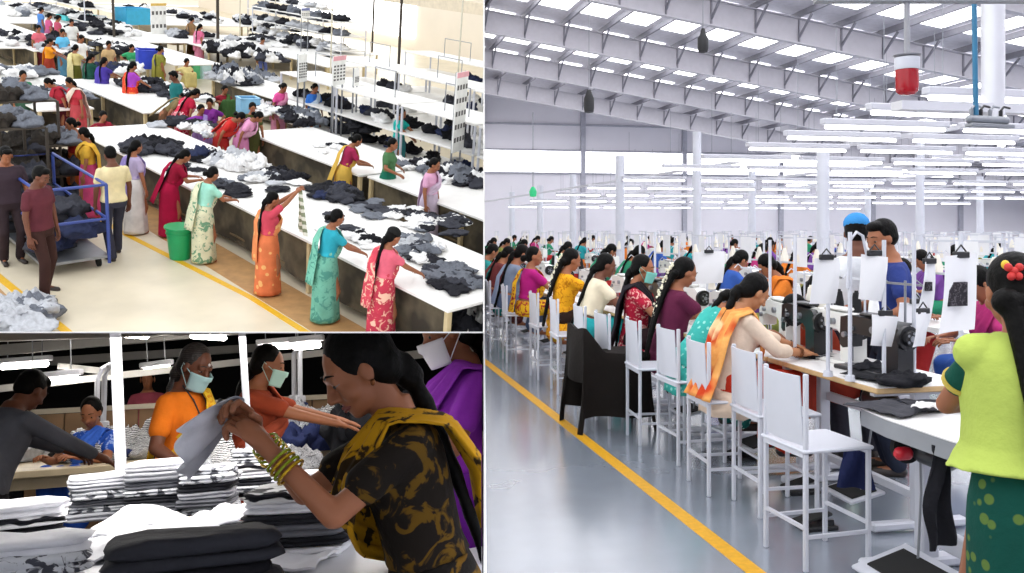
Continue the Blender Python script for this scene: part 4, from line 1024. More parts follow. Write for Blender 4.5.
heap(240, 55, .8, .8, 2.5, 48, Mx, 'on the far table by the pink saree', r=.27, hh=.2)
heap(262, 25, .8, .8, 3.4, 48, Mx, 'on the farthest table', r=.3, hh=.2)
heap(12, 320, 0, .45, .5, 18, [4, 6, 4], 'on the floor at the lower left corner', r=.28, hh=.16)
heap(445, 330, .0, .5, .8, 20, [1, 3, 0], 'under the near right corner of the front table', r=.28, hh=.3)

heap(185, 128, .8, .5, 1.2, 14, [3, 0, 1, 4], 'around the seated group', r=.2)
heap(300, 190, .8, .5, .9, 9, [3, 4, 3, 0], 'pale one in front of the orange saree', r=.17, hh=.05)
heap(345, 225, .8, .4, .6, 6, [3, 4, 1], 'pale one in front of the sea green saree', r=.15, hh=.05)
heap(425, 262, .8, .3, .5, 7, [3, 3, 6, 0], 'white one near the coral saree', r=.15, hh=.05)
for k, (px, py, z, rx, ry, n, c_, w) in enumerate([(20, 40, .8, 1.5, 2, 20, Mx, 'on the tables at the far left'), (60, 52, .8, .8, 1.6, 16, [3, 4, 0], 'behind the bright orange blouse'), (100, 30, .8, 1.2, 2.5, 22, Mx, 'left of the picture board'), (120, 72, .8, .6, 1.0, 14, [0, 1, 3, 5], 'between the violet and orange sarees'),
    (15, 75, .8, .9, 1.6, 14, [4, 6, 3], 'blurred at the left edge'), (250, 80, .5, .9, 1.2, 22, [3, 0, 6, 4], 'big pale pile left of the pink blouse'), (210, 40, .8, 1.2, 2.5, 16, Mx, 'around the pink saree'), (300, 45, .8, 1.5, 3, 24, Mx, 'beyond the racks in the middle'), (30, 12, .8, 2.5, 5, 24, [3, 4, 0, 6], 'at the top left'), (170, 15, .8, 2.5, 5, 26, Mx, 'at the top beside the picture board')]):
    if k not in (1, 3, 5): c = RA.at(px, py, z); sort_table('white far table under the garments '+w, c.x-rx-.2, c.y-ry-.2, c.y+ry+.2, 2*rx+.4, skirt=False)
    heap(px, py, z, rx, ry, n, c_, w, r=.26, hh=.16)
# white racks with shelves on the right
def rack(label, x, y0, L, w, zs, hoop=True):
    t = thing('storage_rack', label, 'rack', (x, y0, 0), 0, 'white racks on the right'); zt = zs[-1]
    for z in zs: b = MB(); b.box((w/2, L/2, z), (w, L, .04), bev=.005); part('shelf', b, WT, t, ang=30)
    for xx in (.03, w-.03):
        for yy in (.03, L-.03): b = MB(); b.cyl((xx, yy, 0), (xx, yy, zt+.02), .028, .028, 8); part('post', b, WHITE, t)
    if hoop: b = MB(); b.tube([(w*.4, L*.3, zt), (w*.4, L*.3, zt+.6), (w*.4, L*.62, zt+.6), (w*.4, L*.62, zt)], .014); part('hoop', b, STEEL, t)
    return t
rks = [(12.6, 17.5, 2.4), (12.6, 15.0, 2.4), (12.6, 12.5, 2.4), (12.6, 10.0, 2.4), (15.6, 19.5, 3), (15.6, 16.4, 3), (15.6, 13.3, 3), (19, 20, 4), (19, 15.8, 4)]
rn = ['by the pink blouse', 'behind the blue blouse', 'behind the cyan blouse', 'at the right edge behind the olive top', 'second line, farthest left', 'second line, middle', 'second line, right', 'third line, left', 'third line, right']
rks = [(11.75+(x-12.6)*1.1, y+.4, L) for x, y, L in rks]
for (x, y, L), nm in zip(rks, rn):
    rack('white storage rack with open shelves '+nm, x, y, L, 1.15, (.45, 1.05, 1.65))
    for z in (.47, 1.07):
        for k in range(6 if x < 13 else 3): 
            i = random.choice([0, 1, 2, 3, 5]); garment(V((x+.3+random.random()*.5, y+.3+(L-.6)*k/5, z)), .22, .16, AG[i], '%s garment on the rack %s' % (AN[i], nm), group='garments on the rack '+nm, rz=random.random()*6, seed=random.randint(0, 99))
# dense shelving far back on the left
for j, (x, y) in enumerate([(20, 30), (23, 36), (14, 40)]):
    nm = ['behind the pink saree', 'on the far right side of the aisle', 'at the far end'][j]
    rack('tall rack full of garments '+nm, x, y, 7, 1.2, (.4, .95, 1.5, 2.05), False)
    for z in (.42, .97, 1.52, 2.07):
        for k in range(8): i = random.choice([0, 1, 3, 4, 6]); garment(V((x+.3, y+.5+.85*k, z)), .36, .2, AG[i], '%s garment on the tall rack %s' % (AN[i], nm), group='garments on the tall rack '+nm, rz=random.random()*6, seed=random.randint(0, 99))
# notice boards on stands
def board(label, px0, px1, py0, py1, d, head, rows=4, body='#efefec'):
    c = RA.at_d((px0+px1)/2, (py0+py1)/2, d); w = (px1-px0)/F*d; h = (py1-py0)/F*d
    t = thing('notice_board', label, 'notice board', (c.x, c.y, 0), R(26)); z = c.z
    b = MB(); b.box((0, 0, z), (w, .03, h), bev=.005); part('panel', b, mat('board_'+body, body, rough=.5), t, ang=30)
    if head: b = MB(); b.box((0, -.018, z+h/2-.05), (w, .012, .10)); part('heading', b, mat('head_'+head, head), t)
    b = MB(); 
    for r in range(rows):
        for q in range(4): b.box((-w/2+w*(q+.5)/4, -.018, z+h/2-.2-(h-.28)*(r+.35)/rows), (w*.14, .006, h*.06))
    part('printed_marks', b, mat('print_grey', '#5c5a5a', rough=.7), t)
    for s_ in (-1, 1): b = MB(); b.cyl((s_*w*.4, .03, 0), (s_*w*.4, .03, z+h/2), .02, .02, 8); part('stand', b, STEEL, t)
board('white notice board with a yellow heading and rows of small pictures', 148, 170, 4, 62, 37, '#d8b45a', 4)
board('narrow white notice sheet with lines of text by the pink blouse', 295, 310, 54, 82, 21, None, 6)
board('white notice board with a pink heading right of the narrow one', 327, 351, 56, 85, 20.5, '#e8a8b0', 5)
board('small pale notice sheet beside the pink headed board', 352, 361, 68, 86, 21, None, 4)
board('tall white board with a pink heading at the right edge', 446, 474, 72, 152, 17.5, '#e8a8b0', 5)
board('small blue and white sign far in the middle', 298, 313, 8, 18, 35, '#7d86b8', 2)
# dark posts
b = MB()
for px, py, r in ((115, 58, .05), (218, 62, .06), (372, 52, .05), (397, 98, .05)):
    p = RA.at(px, py, 0); b.cyl((p.x, p.y, 0), (p.x, p.y, 6.5), r, r, 10)
struct('trim_8', b, mat('dark_post', '#3b332a', rough=.6), True)
b = MB()
for px, py in ((240, 48), (275, 50), (455, 120), (330, 90)): p = RA.at(px, py, 0); b.cyl((p.x, p.y, 0), (p.x, p.y, 5.5), .025, .025, 8)
struct('trim_9', b, mat('pale_post', '#cfcab8'), True)
# pale walls and beams closing the far right
CW = mat('cream_wall', '#ece2d2', rough=.7, var=.04, scale=.5)
b = MB(); b.box((30, 30, 3), (.2, 66, 6)); struct('wall_upper_right', b, CW)
b = MB(); b.box((20, 64, 3), (60, .2, 6)); struct('wall_upper_far', b, CW)
b = MB(); b.box((29.85, 26, 1.7), (.1, 12, 2.2)); b.box((29.85, 44, 1.7), (.1, 12, 2.2)); struct('window_2', b, MATS['daylight_glazing'])
b = MB(); b.box((24, 34, 3.0), (.4, 40, .45)); struct('trim_10', b, mat('beam_cream', '#dccfb8'))
# plain bins and boxes
def binbox(label, px, py, z, dims, col, name='storage_bin'):
    c = RA.at(px, py, z); t = thing(name, label, 'box', c, random.uniform(-.3, .3)); x, y, h = dims
    b = MB(); b.box((0, 0, .01), (x, y, .02))
    for s_ in (-1, 1): b.box((s_*x/2, 0, h/2), (.02, y, h)); b.box((0, s_*y/2, h/2), (x, .02, h))
    part('box_body', b, mat('bin_'+col, col, rough=.4), t); b = MB()
    for s_ in (-1, 1): b.box((s_*x/2, 0, h), (.05, y+.05, .03)); b.box((0, s_*y/2, h), (x+.05, .05, .03))
    part('rim', b, mat('bin_'+col, col), t)
binbox('royal blue box between the green shirt and the olive dress', 150, 68, .8, (.7, .6, .55), '#2d46c8')
binbox('sky blue bin left of the white picture board', 133, 24, .8, (1.2, .8, .7), '#3fb4e0')
binbox('turquoise box at the upper left', 80, 27, .5, (1.6, .8, .5), '#4fc8cc')
binbox('light green tub on the floor near the middle', 196, 78, 0, (.35, .35, .5), '#5ec98a')
binbox('pale blue tub beside the green tub', 203, 78, 0, (.4, .4, .5), '#bfe0e4')
binbox('tan carton under the pink saree', 178, 44, .3, (.9, .6, .5), '#cfa06a', 'carton')
binbox('light blue plastic basket held over the seated pink blouse', 248, 112, .75, (.45, .4, .35), '#8cc4e6')
# green bucket
c = RA.at(180, 258, 0); t = thing('bucket', 'green plastic bucket on the floor beside the crimson saree', 'bucket', c, 0)
b = MB(); b.lathe([(.14, 0), (.15, .005), (.20, .50), (.19, .50), (.142, .02)], n=28); part('bucket_body', b, mat('green_plastic', '#149a5c', rough=.35, var=.05), t)
b = MB(); b.lathe([(.200, .485), (.222, .487), (.222, .51), (.195, .51)], n=28); b.lathe([(.19, .40), (.20, .402), (.20, .415), (.19, .416)], n=28); part('rim', b, MATS['green_plastic'], t)
# trolley of dark garments at the left
t = thing('garment_trolley', 'blue framed trolley loaded with dark garments beside the cream shirt', 'trolley', (3.75, 12.75, 0), 0)
b = MB(); b.box((.45, 1.1, .18), (.9, 2.2, .04)); part('deck', b, STEEL, t)
b = MB()
for xx in (0, .9):
    for yy in (0, 2.2): b.cyl((xx, yy, .08), (xx, yy, 1.25), .025, .025, 8)
for z in (.75, 1.25):
    b.tube([(0, 0, z), (.9, 0, z), (.9, 2.2, z), (0, 2.2, z), (0, 0, z)], .022)
part('frame', b, mat('frame_blue', '#3b4f9a', rough=.4), t)
for xx in (.1, .8):
    for yy in (.15, 2.05): b = MB(); b.cyl((xx-.02, yy, .08), (xx+.02, yy, .08), .08, .08, 14); part('wheel', b, RUB, t)
for k in range(22):
    i = random.choice([0, 1, 5, 1]); garment(V((3.75+random.uniform(.15, .75), 12.9+random.uniform(0, 1.9), .2+.1*(k//4))), .34, .2, AG[i], '%s garment loaded on the blue framed trolley' % AN[i], group='garments on the blue framed trolley', rz=random.random()*6, seed=k)
t = thing('garment_press', 'tall dark machine at the left edge beside the blurred table', 'machine', (2.5, 16.5, 0), 0)
b = MB(); b.box((.5, .6, .55), (1.0, 1.2, 1.1), bev=.04); b.box((.5, .8, 1.4), (.5, .5, .7), bev=.04); part('housing', b, mat('dark_brown_metal', '#3a332c', rough=.6, var=.3), t, ang=30)
b = MB(); b.box((.5, .5, 1.15), (1.1, 1.3, .08), bev=.02); b.box((.5, .35, 1.75), (.7, .9, .1), bev=.03); part('press_plate', b, STEEL, t, ang=30)
b = MB(); b.tube([(.5, -.1, 1.8), (.5, -.3, 1.7), (.5, -.35, 1.5)], .025); part('handle', b, BLACKP, t)

sort_table('long table at the far left loaded with pale heaps', RA.at(15, 85, .8).x-.8, RA.at(15, 85, .8).y-1.5, RA.at(15, 85, .8).y+5, 1.6)
sort_table('far left table behind the white shirted person', RA.at(30, 40, .8).x-.8, RA.at(30, 40, .8).y-3, RA.at(30, 40, .8).y+6, 1.8)
sort_table('wide table at the far top left', RA.at(100, 28, .8).x-.8, RA.at(100, 28, .8).y-5, RA.at(100, 28, .8).y+6, 2.2)
DB = mat('dark_rack_cloth', '#2e2822', rough=.9, var=.5, scale=4)
for k, (px, py, w, L, h) in enumerate([(14, 232, .8, 1.1, 1.75), (24, 205, .9, 1.2, 1.9), (52, 205, .7, 1.0, 1.15)]):
    p = RA.at(px, py, 0); t = thing('storage_rack', ['dark rack packed with brown bundles nearest the left edge', 'taller dark rack packed with bundles behind the maroon shirt', 'low dark rack between the tall rack and the blue trolley'][k], 'rack', (p.x-w/2, p.y-L/2, 0), 0)
    for z in (.15, .15+(h-.2)*.5, h): b = MB(); b.box((w/2, L/2, z), (w, L, .03)); part('shelf', b, mat('dark_shelf', '#4a4238', rough=.7), t)
    for xx in (0, w):
        for yy in (0, L): b = MB(); b.cyl((xx, yy, 0), (xx, yy, h), .025, .025, 8); part('post', b, mat('dark_post', '#3b332a', rough=.6), t)
    for z in (.17, .17+(h-.2)*.5):
        for j in range(6): garment(V((p.x-w/2+.2+.4*(j % 2), p.y-L/2+.15+(L-.3)*(j//2)/2, z)), .27, .22, [DB, AG[1], DB][j % 3], 'dark bundle in the %s' % ['dark rack nearest the left edge', 'taller dark rack', 'low dark rack'][k], group='bundles in the %s' % ['dark rack nearest the left edge', 'taller dark rack', 'low dark rack'][k], seed=j, rz=j)
    for j in range(4): garment(V((p.x-w/2+.2+.4*(j % 2), p.y-L/2+.2+(L-.4)*(j//2), h+.01)), .25, .16, [DB, AG[6]][j % 2], 'dark bundle on top of the %s' % ['dark rack nearest the left edge', 'taller dark rack', 'low dark rack'][k], group='bundles on top of the %s' % ['dark rack nearest the left edge', 'taller dark rack', 'low dark rack'][k], seed=j+3, rz=j)
# people on the upper floor
def up(label, px, py, rz, top, lc, pal=None, **k):
    """feet at the given pixel"""
    k.setdefault('lod', 2); k.setdefault('h', 1.47); k.setdefault('sleeve', .6); k.setdefault('pitch', .4)
    p = k.pop('pos', None) or RA.at(px-5, py, 0)
    if p.x < 25: return person(label, p, rz, top=top, lowc=lc, pallu=pal, **k)
E_ = -PI/2
def upt(label, px, py, rz, top, lc, pal=None, z=1.5, **k):
    """top of head at the given pixel"""
    k['h'] = k.get('h', 1.53); p = RA.at(px, py, z); p.z = 0; k.pop('pos', None); return up(label, 0, 0, rz, top, lc, pal, pos=p, **k)
hw = dict(hl=(-.12, .42, .95), hr=(.14, .42, .95))
def upcloth(I):
    b = MB(); a = (I['W'][1]+I['W'][-1])/2+V((0, .06, .03))
    b.sheet(lambda u, v: (a.x+(u-.5)*(.05+.34*v), a.y+.02*math.sin(u*14)+.04*v, a.z-.62*v), 18, 10, .008)
    o = single('held_garment', b, cloth('#8b9478', pat='stripes', col2='#e6e6da', pscale=3), 'grey green garment held up by the woman in the orange saree', 'garment', M=RM.inv @ I['P'].matrix_basis)
up('woman in crimson saree bending at the table behind the green bucket', 176, 236, E_-.2, '#8e1230', '#a5123c', '#a5123c', lean=.35, lod=1, hair='braid', **hw)
up('woman in cream floral saree and mint blouse looking down at the table', 209, 262, E_+.1, '#9fdcc8', '#d9d8b8', '#d9d8b8', low_k=dict(pat='floral', col2='#6f9a7a', pscale=9), pallu_k=dict(pat='floral', col2='#6f9a7a', pscale=9), lean=.2, lod=1, hair='bun', **hw)
up('woman in orange saree holding up a garment with both hands', 273, 294, E_-.25, '#c9485a', '#d9764a', '#e08a58', low_k=dict(pat='dots', col2='#e6b070', pscale=9), pallu_k=dict(pat='dots', col2='#e6b070', pscale=9), lod=1, hair='braid', hl=(-.02, .42, 1.48), hr=(.06, .42, 1.52), extras=upcloth)
up('woman in sea green saree and turquoise blouse working at the front table', 330, 321, E_-.15, '#2fa3b5', '#6fae98', '#78bba4', low_k=dict(pat='floral', col2='#4f8f80', pscale=8), lean=.12, lod=1, hair='bun', h=1.52, **hw)
up('woman in coral red saree with a black cap over her hair', 385, 345, E_-.1, '#e0687c', '#c23c50', '#cf4a5a', low_k=dict(pat='floral', col2='#f0c0a8', pscale=8), pallu_k=dict(pat='floral', col2='#f0c0a8', pscale=8), lean=.1, lod=1, hair='braid', cap='#1c1c1c', h=1.52, **hw)
up('woman in red orange saree and purple blouse standing at the back table', 138, 124, E_, '#a445b8', '#d43a28', '#dc4630', low_k=dict(pat='floral', col2='#e88a50', pscale=7), hair='braid', h=1.58, **hw)
up('woman in deep violet saree left of the red orange saree', 110, 113, E_+.3, '#4a3a98', '#44368c', '#5244a0', hair='braid', **hw)
up('woman in dark green saree beside the violet saree', 97, 108, E_, '#1c4a3c', '#1d4438', '#24503f', hair='braid', **hw)
up('woman in olive tunic with a cream scarf draped on both arms', 82, 96, E_+.5, '#d9c98a', '#5a5a22', '#e2d6a0', hair='bun', **hw)
up('woman in bright orange blouse near the left table', 56, 88, E_-.5, '#f09a28', '#9a3a2a', '#f09a28', hair='bun', **hw)
upt('woman in red blouse bending over the left table', 64, 82, PI/2, '#a82a3a', '#5a1c28', '#b03040', lean=.5, z=1.35, hair='bun')
upt('woman in crimson and white saree beside the left table', 76, 78, PI/2+.3, '#c03a48', '#b84a50', '#e8d6c8', lean=.2, hair='braid')
upt('seated woman in maroon print beneath the violet saree', 102, 108, PI, '#8a1c30', '#7a1c30', '#9c2438', sit=.3, z=1.15, low_k={}, hair='bun')
upt('woman in grey and violet with a long braid at the blurred middle', 133, 143, E_+.2, '#b8a8c8', '#d8d2d0', '#9080b8', hair='braid', lod=1)
upt('man in cream shirt and dark trousers walking at the end of the trolley', 112, 160, E_+1.6, '#e6d6a8', '#3a3a48', None, sex='m', hair='short', low='trousers', h=1.68, feet=((-.10, -.12, .07), (.12, .22, .07)), lod=1, sk='dark')
upt('woman in red top and orange skirt with her back to the left table', 74, 120, PI/2, '#c8322c', '#d86a30', None, hair='bun', low='skirt')
upt('woman in yellow and pink saree beside the red top', 87, 130, PI/2-.5, '#d8a83a', '#c84a78', '#e0b040', hair='braid')
upt('man in maroon shirt and brown trousers standing with a shoe over the yellow line', 36, 168, PI+.6, '#5e2c34', '#3a2420', None, sex='m', hair='short', low='trousers', h=1.74, feet=((-.16, -.1, .07), (.14, .12, .07)), lod=1, sk='dark', z=1.72, pos=None)
upt('man in dark clothes cut off by the left edge of the floor', 4, 148, PI, '#3c3038', '#33282c', None, sex='m', hair='short', low='trousers', h=1.7, lod=2, z=1.68)
upt('person in teal shirt behind the seated group', 176, 74, PI/2, '#1f6e6e', '#2a4a50', None, sex='m', hair='short', low='trousers', z=1.6, h=1.66, sk='dark')
upt('woman in brown bending low left of the red floral saree', 166, 100, PI+.9, '#7a6a48', '#6a4a34', '#8a7a58', lean=.8, z=1.15, hair='bun')
upt('woman in red and white floral saree kneeling by the table', 182, 98, E_, '#b01c3a', '#b8203c', '#d8405a', low_k=dict(pat='floral', col2='#f0c8c8', pscale=8), lean=.5, z=1.25, hair='braid')
upt('woman in violet saree among the seated group', 200, 104, PI, '#8a3aa0', '#9a78b8', '#a088c8', sit=.4, z=1.2, hair='bun')
upt('woman in purple blouse behind the violet saree', 210, 98, PI-.6, '#7a2a8c', '#602870', '#8c3a98', sit=.45, z=1.25, hair='bun')
upt('woman in scarlet top reaching across the white table', 221, 121, PI+.7, '#c8302c', '#b0302c', '#d84038', lean=.7, z=1.15, hair='bun')
upt('woman in light pink blouse leaning to the black garments', 241, 120, PI+.7, '#e8a0c8', '#d888b8', '#e8b0d0', lean=.6, z=1.2, hair='bun')
upt('woman in red and green sitting apart near the round pile', 224, 83, PI, '#8a2030', '#3a5a30', '#4a6a38', sit=.35, z=1.2, hair='bun')
upt('woman in dark olive saree left of the grey white heap', 252, 104, PI-.3, '#4a5028', '#4a4c28', '#585c30', hair='bun', z=1.5)
upt('woman in hot pink blouse facing the grey white heap', 279, 85, PI+.2, '#e85aa0', '#d890b0', '#f0a0c0', z=1.45, lean=.2, hair='bun')
upt('woman in blue blouse and pale saree beside the hot pink blouse', 314, 85, PI, '#3a78d0', '#b8cce0', '#c8d8e8', z=1.5, hair='bun')
upt('woman in maroon blouse and yellow saree between the two table rows', 345, 140, E_-.3, '#a02850', '#d8b050', '#d8b050', lean=.3, z=1.4, hair='bun', lod=1, hl=(-.12, .42, .95), hr=(.14, .42, .95))
upt('woman in bright cyan blouse across the second table', 400, 110, PI+.4, '#22b8b0', '#3a8a90', None, z=1.5, hair='bun', lod=1, hl=(-.12, .42, .95), hr=(.14, .42, .95))
upt('woman in olive top and dark green skirt standing between the rows', 390, 140, PI+.6, '#4f7a50', '#1c6a54', None, z=1.5, hair='bun', lod=1, low='skirt', hl=(-.3, .1, .95), hr=(.25, .25, .95))
upt('woman in pale pink blouse at the right between the rows', 432, 160, PI+.4, '#e0a8c8', '#c8b8cc', '#d8c0d8', z=1.5, hair='bun', lod=1)
upt('woman in green shirt far behind the violet saree', 131, 44, PI, '#3aa06a', '#6a8a70', None, sit=.45, z=1.25, hair='bun', lod=3)
upt('woman in mustard olive dress beside the royal blue box', 159, 47, PI/2+PI, '#8a8a38', '#8a8438', '#a09a48', hair='bun', lod=3)
upt('person in brown standing next to the pink saree', 191, 18, E_, '#8a6a48', '#7a5a3c', '#9a7a58', hair='bun', lod=3)
upt('woman in pink saree at the far table', 199, 25, E_, '#d86a90', '#e08aa8', '#e08aa8', hair='braid', lod=3)
upt('woman in pale yellow seated near the green tub', 186, 58, PI, '#e0d090', '#c8b878', None, sit=.4, z=1.2, hair='bun', lod=3)
upt('person in blue at the top left corner', 40, 8, E_, '#5a90d8', '#6a80b0', None, hair='bun', lod=3)
upt('person in pink next to the blue one at the top left', 48, 14, E_, '#c85a88', '#a85a80', None, hair='bun', lod=3)
upt('person in rose behind the turquoise box', 57, 16, E_, '#b85068', '#985068', None, hair='bun', lod=3)
upt('dark haired person behind the turquoise box', 71, 20, PI, '#e0e0dc', '#a0a0a0', None, hair='short', sex='m', low='trousers', lod=3)
upt('person in white shirt behind the bright orange blouse', 80, 36, PI+.4, '#f0f0ee', '#8a8a90', None, hair='short', sex='m', low='trousers', lod=3)
upt('person in light blue left of the white shirt', 62, 30, PI, '#6ac0e8', '#5a90b0', None, hair='bun', lod=3)
upt('person in tan behind the dark green saree', 108, 42, PI, '#c8a878', '#b09070', None, hair='bun', lod=3)
upt('person in rose cloth in the blurred upper left', 38, 26, PI, '#d86a78', '#c86070', None, hair='bun', lod=3)
upt('person in dark green in the blurred left', 22, 72, PI, '#3a7a58', '#3a5a48', None, hair='bun', lod=2)
0 and upt('person in lilac in the blurred left', 38, 84, PI+.5, '#b8a8c8', '#a090b0', None, hair='bun', lod=2)
upt('person in white holding papers by the far rack', 262, 38, PI, '#f0f0f4', '#6a78b8', None, hair='short', sex='m', low='trousers', lod=3)
# ================================================================== HALL B (lower left): dim packing table
use(RB)
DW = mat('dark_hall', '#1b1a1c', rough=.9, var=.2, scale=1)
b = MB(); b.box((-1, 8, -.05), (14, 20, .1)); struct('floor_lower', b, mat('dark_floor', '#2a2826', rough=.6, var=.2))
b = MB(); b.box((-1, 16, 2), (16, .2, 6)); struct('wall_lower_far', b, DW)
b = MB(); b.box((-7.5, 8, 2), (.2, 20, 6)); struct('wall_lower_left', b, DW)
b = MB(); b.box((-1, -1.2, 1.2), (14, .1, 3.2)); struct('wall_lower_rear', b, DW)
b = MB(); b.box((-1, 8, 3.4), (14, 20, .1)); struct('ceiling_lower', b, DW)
# beams and rails overhead
RL = mat('rail_pale', '#8d8b88', rough=.6, var=.05)
def bar(b, px0, py0, d0, px1, py1, d1, w, h):
    p = RB.at_d(px0, py0, d0); q = RB.at_d(px1, py1, d1); dd = q-p; M = dd.to_track_quat('Y', 'Z').to_matrix(); b.box((p+q)/2, (w, dd.length, h), M)
b = MB(); bar(b, -20, 352, 9, 330, 322, 10, .12, .10); bar(b, -20, 366, 11, 330, 343, 12, .12, .10); bar(b, -30, 338, 7, 300, 327, 8, .1, .07); struct('trim_11', b, RL)
b = MB(); bar(b, -20, 391, 8, 330, 352, 8.5, .06, .06); bar(b, 60, 366, 8, 110, 372, 7.8, .05, .05); bar(b, 330, 366, 9, 490, 345, 9, .08, .08); struct('trim_12', b, mat('rail_white', '#c2c0bc', rough=.5))
WB = mat('tube_lit_dim', '#fff8ee', emit=26, var=0)
WB2 = mat('tube_lit_strong', '#fff8ee', emit=170, var=0)
def tubeB(label, px0, py0, px1, py1, d):
    p = RB.at_d(px0, py0, d); q = RB.at_d(px1, py1, d); t = thing('tube_light', label, 'tube light', M=Matrix.Translation((p+q)/2) @ (q-p).to_track_quat('X', 'Z').to_matrix().to_4x4(), group=None); L = (q-p).length
    b = MB(); b.box((0, 0, .06), (L+.1, .09, .05), bev=.008); part('housing', b, TH, t); b = MB(); b.cap((-L/2, 0, 0), (L/2, 0, 0), .028, .028, 10); part('tube', b, WB, t)
    b = MB(); b.cyl((-L*.4, 0, .08), (-L*.4, 0, .6), .005, .005, 5); part('suspension_wire', b, STEEL, t); b = MB(); b.cyl((L*.4, 0, .08), (L*.4, 0, .6), .005, .005, 5); part('suspension_wire', b, STEEL, t)
tubeB('lit tube at the left edge above the man in grey', 3, 367, 46, 364, 9)
tubeB('lit tube just below it, behind the man in grey', 28, 384, 76, 379, 7.8)
tubeB('short lit tube near the top between the white post and the masked woman', 193, 336, 224, 338, 9)
tubeB('lit tube left of the greying head', 146, 371, 168, 368, 9)
tubeB('lit tube behind the second post', 262, 348, 300, 345, 9)
tubeB('lit tube at the top right of the first post', 118, 334, 146, 336, 8)
tubeB('lit tube above the second masked woman', 296, 347, 318, 345, 7.5)
# hooked white arms
for i, (px, py, d) in enumerate([(97, 398, 7.6), (104, 396, 7.4), (172, 396, 7.9), (180, 396, 7.7), (294, 372, 8), (300, 372, 7.8)]):
    p = RB.at_d(px, py, d); t = thing('hook_arm', 'white hooked arm %s' % ['left of the blue saree', 'just above the blue saree', 'by the first post, left one', 'by the first post, right one', 'behind the second post, left one', 'behind the second post, right one'][i], 'hook', p, .2)
    b = MB(); b.tube([(0, 0, -.25), (0, 0, .16), (.03, 0, .24), (.10, 0, .28)], .022, 8); part('arm', b, WHITE, t)
    b = MB(); b.box((0, 0, -.25), (.09, .05, .10), bev=.01); part('bracket', b, WHITE, t)
# brown board partition
BR = mat('cardboard', '#7d6146', rough=.8, var=.25, scale=2)
p = RB.at_d(28, 405, 8.8); q = RB.at_d(345, 376, 9.6)
for k in range(9):
    a = p.lerp(q, k/9); c = p.lerp(q, (k+.96)/9); a.z = c.z = 0; M = Matrix.Rotation(math.atan2(c.y-a.y, c.x-a.x), 3, 'Z'); b = MB(); b.box((a+c)/2+V((0, 0, .58)), ((c-a).length, .04, 1.16), M); struct('wall_board_%d' % (k+1), b, BR)
p.z = q.z = 1.19; b = MB(); b.box((p+q)/2, ((q-p).length, .08, .05), Matrix.Rotation(math.atan2(q.y-p.y, q.x-p.x), 3, 'Z')); struct('trim_13', b, mat('rail_tan', '#a59c8c'))
# tables
PW = mat('pale_wood', '#b9a98c', rough=.5, var=.1)
def tab(label, x0, x1, y0, y1, z, m, rz=0):
    t = thing('packing_table', label, 'table', (x0, y0, 0), rz); w = x1-x0; L = y1-y0
    b = MB(); b.box((w/2, L/2, z-.025), (w, L, .05), bev=.006); part('tabletop', b, m, t, ang=30)
    for xx in (.06, w-.06):
        for yy in (.06, L-.06): b = MB(); b.box((xx, yy, (z-.05)/2), (.06, .06, z-.05), bev=.004); part('leg', b, WHITE, t, ang=30)
    b = MB(); b.box((w/2, .08, z-.09), (w-.1, .03, .08)); part('apron', b, m, t)
p = RB.at(28, 472, .8); tab('long pale wooden table in the middle distance with striped heaps', p.x-1.2, p.x+2.6, p.y, p.y+1.5, .8, PW, .10)
tab('white packing table in the foreground covered with stacks', -1.9, .42, 1.15, 3.30, .8, mat('packing_top', '#dcdde2', rough=.35, var=.04))
p = RB.at(300, 448, .8); tab('table at the right in the middle distance under the dark heaps', p.x-.8, p.x+1.9, p.y-.4, p.y+.8, .8, PW, -.05)
# white posts
for px, d, lab, w in ((113, 3.45, 'white square post rising from the packing table', .038), (247, 4.4, 'white square post beside the rust coloured blouse', .034)):
    p = RB.at_d(px+(9 if d < 4 else 3), 470 if d < 4 else 415, d); b = MB(); b.box((0, 0, .9), (w, w, 1.8+.8), bev=.003); o = single('square_post', b, WHITE, lab, 'post', M=Matrix.Translation((p.x, p.y, .9)) @ Matrix.Rotation(-.06, 4, 'Y'), ang=30)

# stacks of folded garments
BG = {'white': cloth('#dfe0e6', rough=.8), 'pale grey': cloth('#a9abb3'), 'grey': cloth('#6c6e76'), 'dark': cloth('#2a2b31'), 'print': cloth('#c9ccd2', pat='floral', col2='#4a4c55', pscale=26), 'striped': cloth('#e2e2e4', pat='stripes', col2='#202027', pscale=9), 'denim': cloth('#2c3560'), 'black': cloth('#131318')}
def stack(px, py, n, w, d, h, cs, where, rz=0, z=.8, wob=.007, pos=None, fold=2, jit=.012):
    p = pos or RB.at(px, py, z); p = p+V((0, d/2, 0)); zz = z
    for k in range(n):
        c = cs[k % len(cs)] if k < n-1 else cs[-1]; hh = h*random.uniform(.8, 1.2)
        single('folded_garment', folded(random.randint(0, 999), w*random.uniform(.94, 1.05), d*random.uniform(.94, 1.04), hh, wob=wob, fold=fold), BG[c], '%s folded garment in the stack %s' % (c, where), 'garment', (p.x+random.uniform(-jit, jit), p.y+random.uniform(-jit, jit), zz), rz+random.uniform(-.06, .06), group='folded garments '+where, ang=70)
        zz += hh*1.02
    return zz
stack(95, 522, 6, .22, .26, .027, ['pale grey', 'print', 'grey', 'print', 'pale grey', 'white'], 'left of the white post', .1)
stack(153, 519, 7, .21, .26, .027, ['grey', 'pale grey', 'dark', 'print', 'grey', 'pale grey', 'white'], 'right of the white post', 0)
stack(208, 516, 6, .20, .26, .028, ['print', 'grey', 'pale grey', 'dark', 'print', 'print'], 'under the held white cloth', -.1)
stack(262, 500, 7, .22, .26, .026, ['striped', 'print', 'dark', 'white', 'striped', 'print'], 'beyond the bangled wrists', -.2)
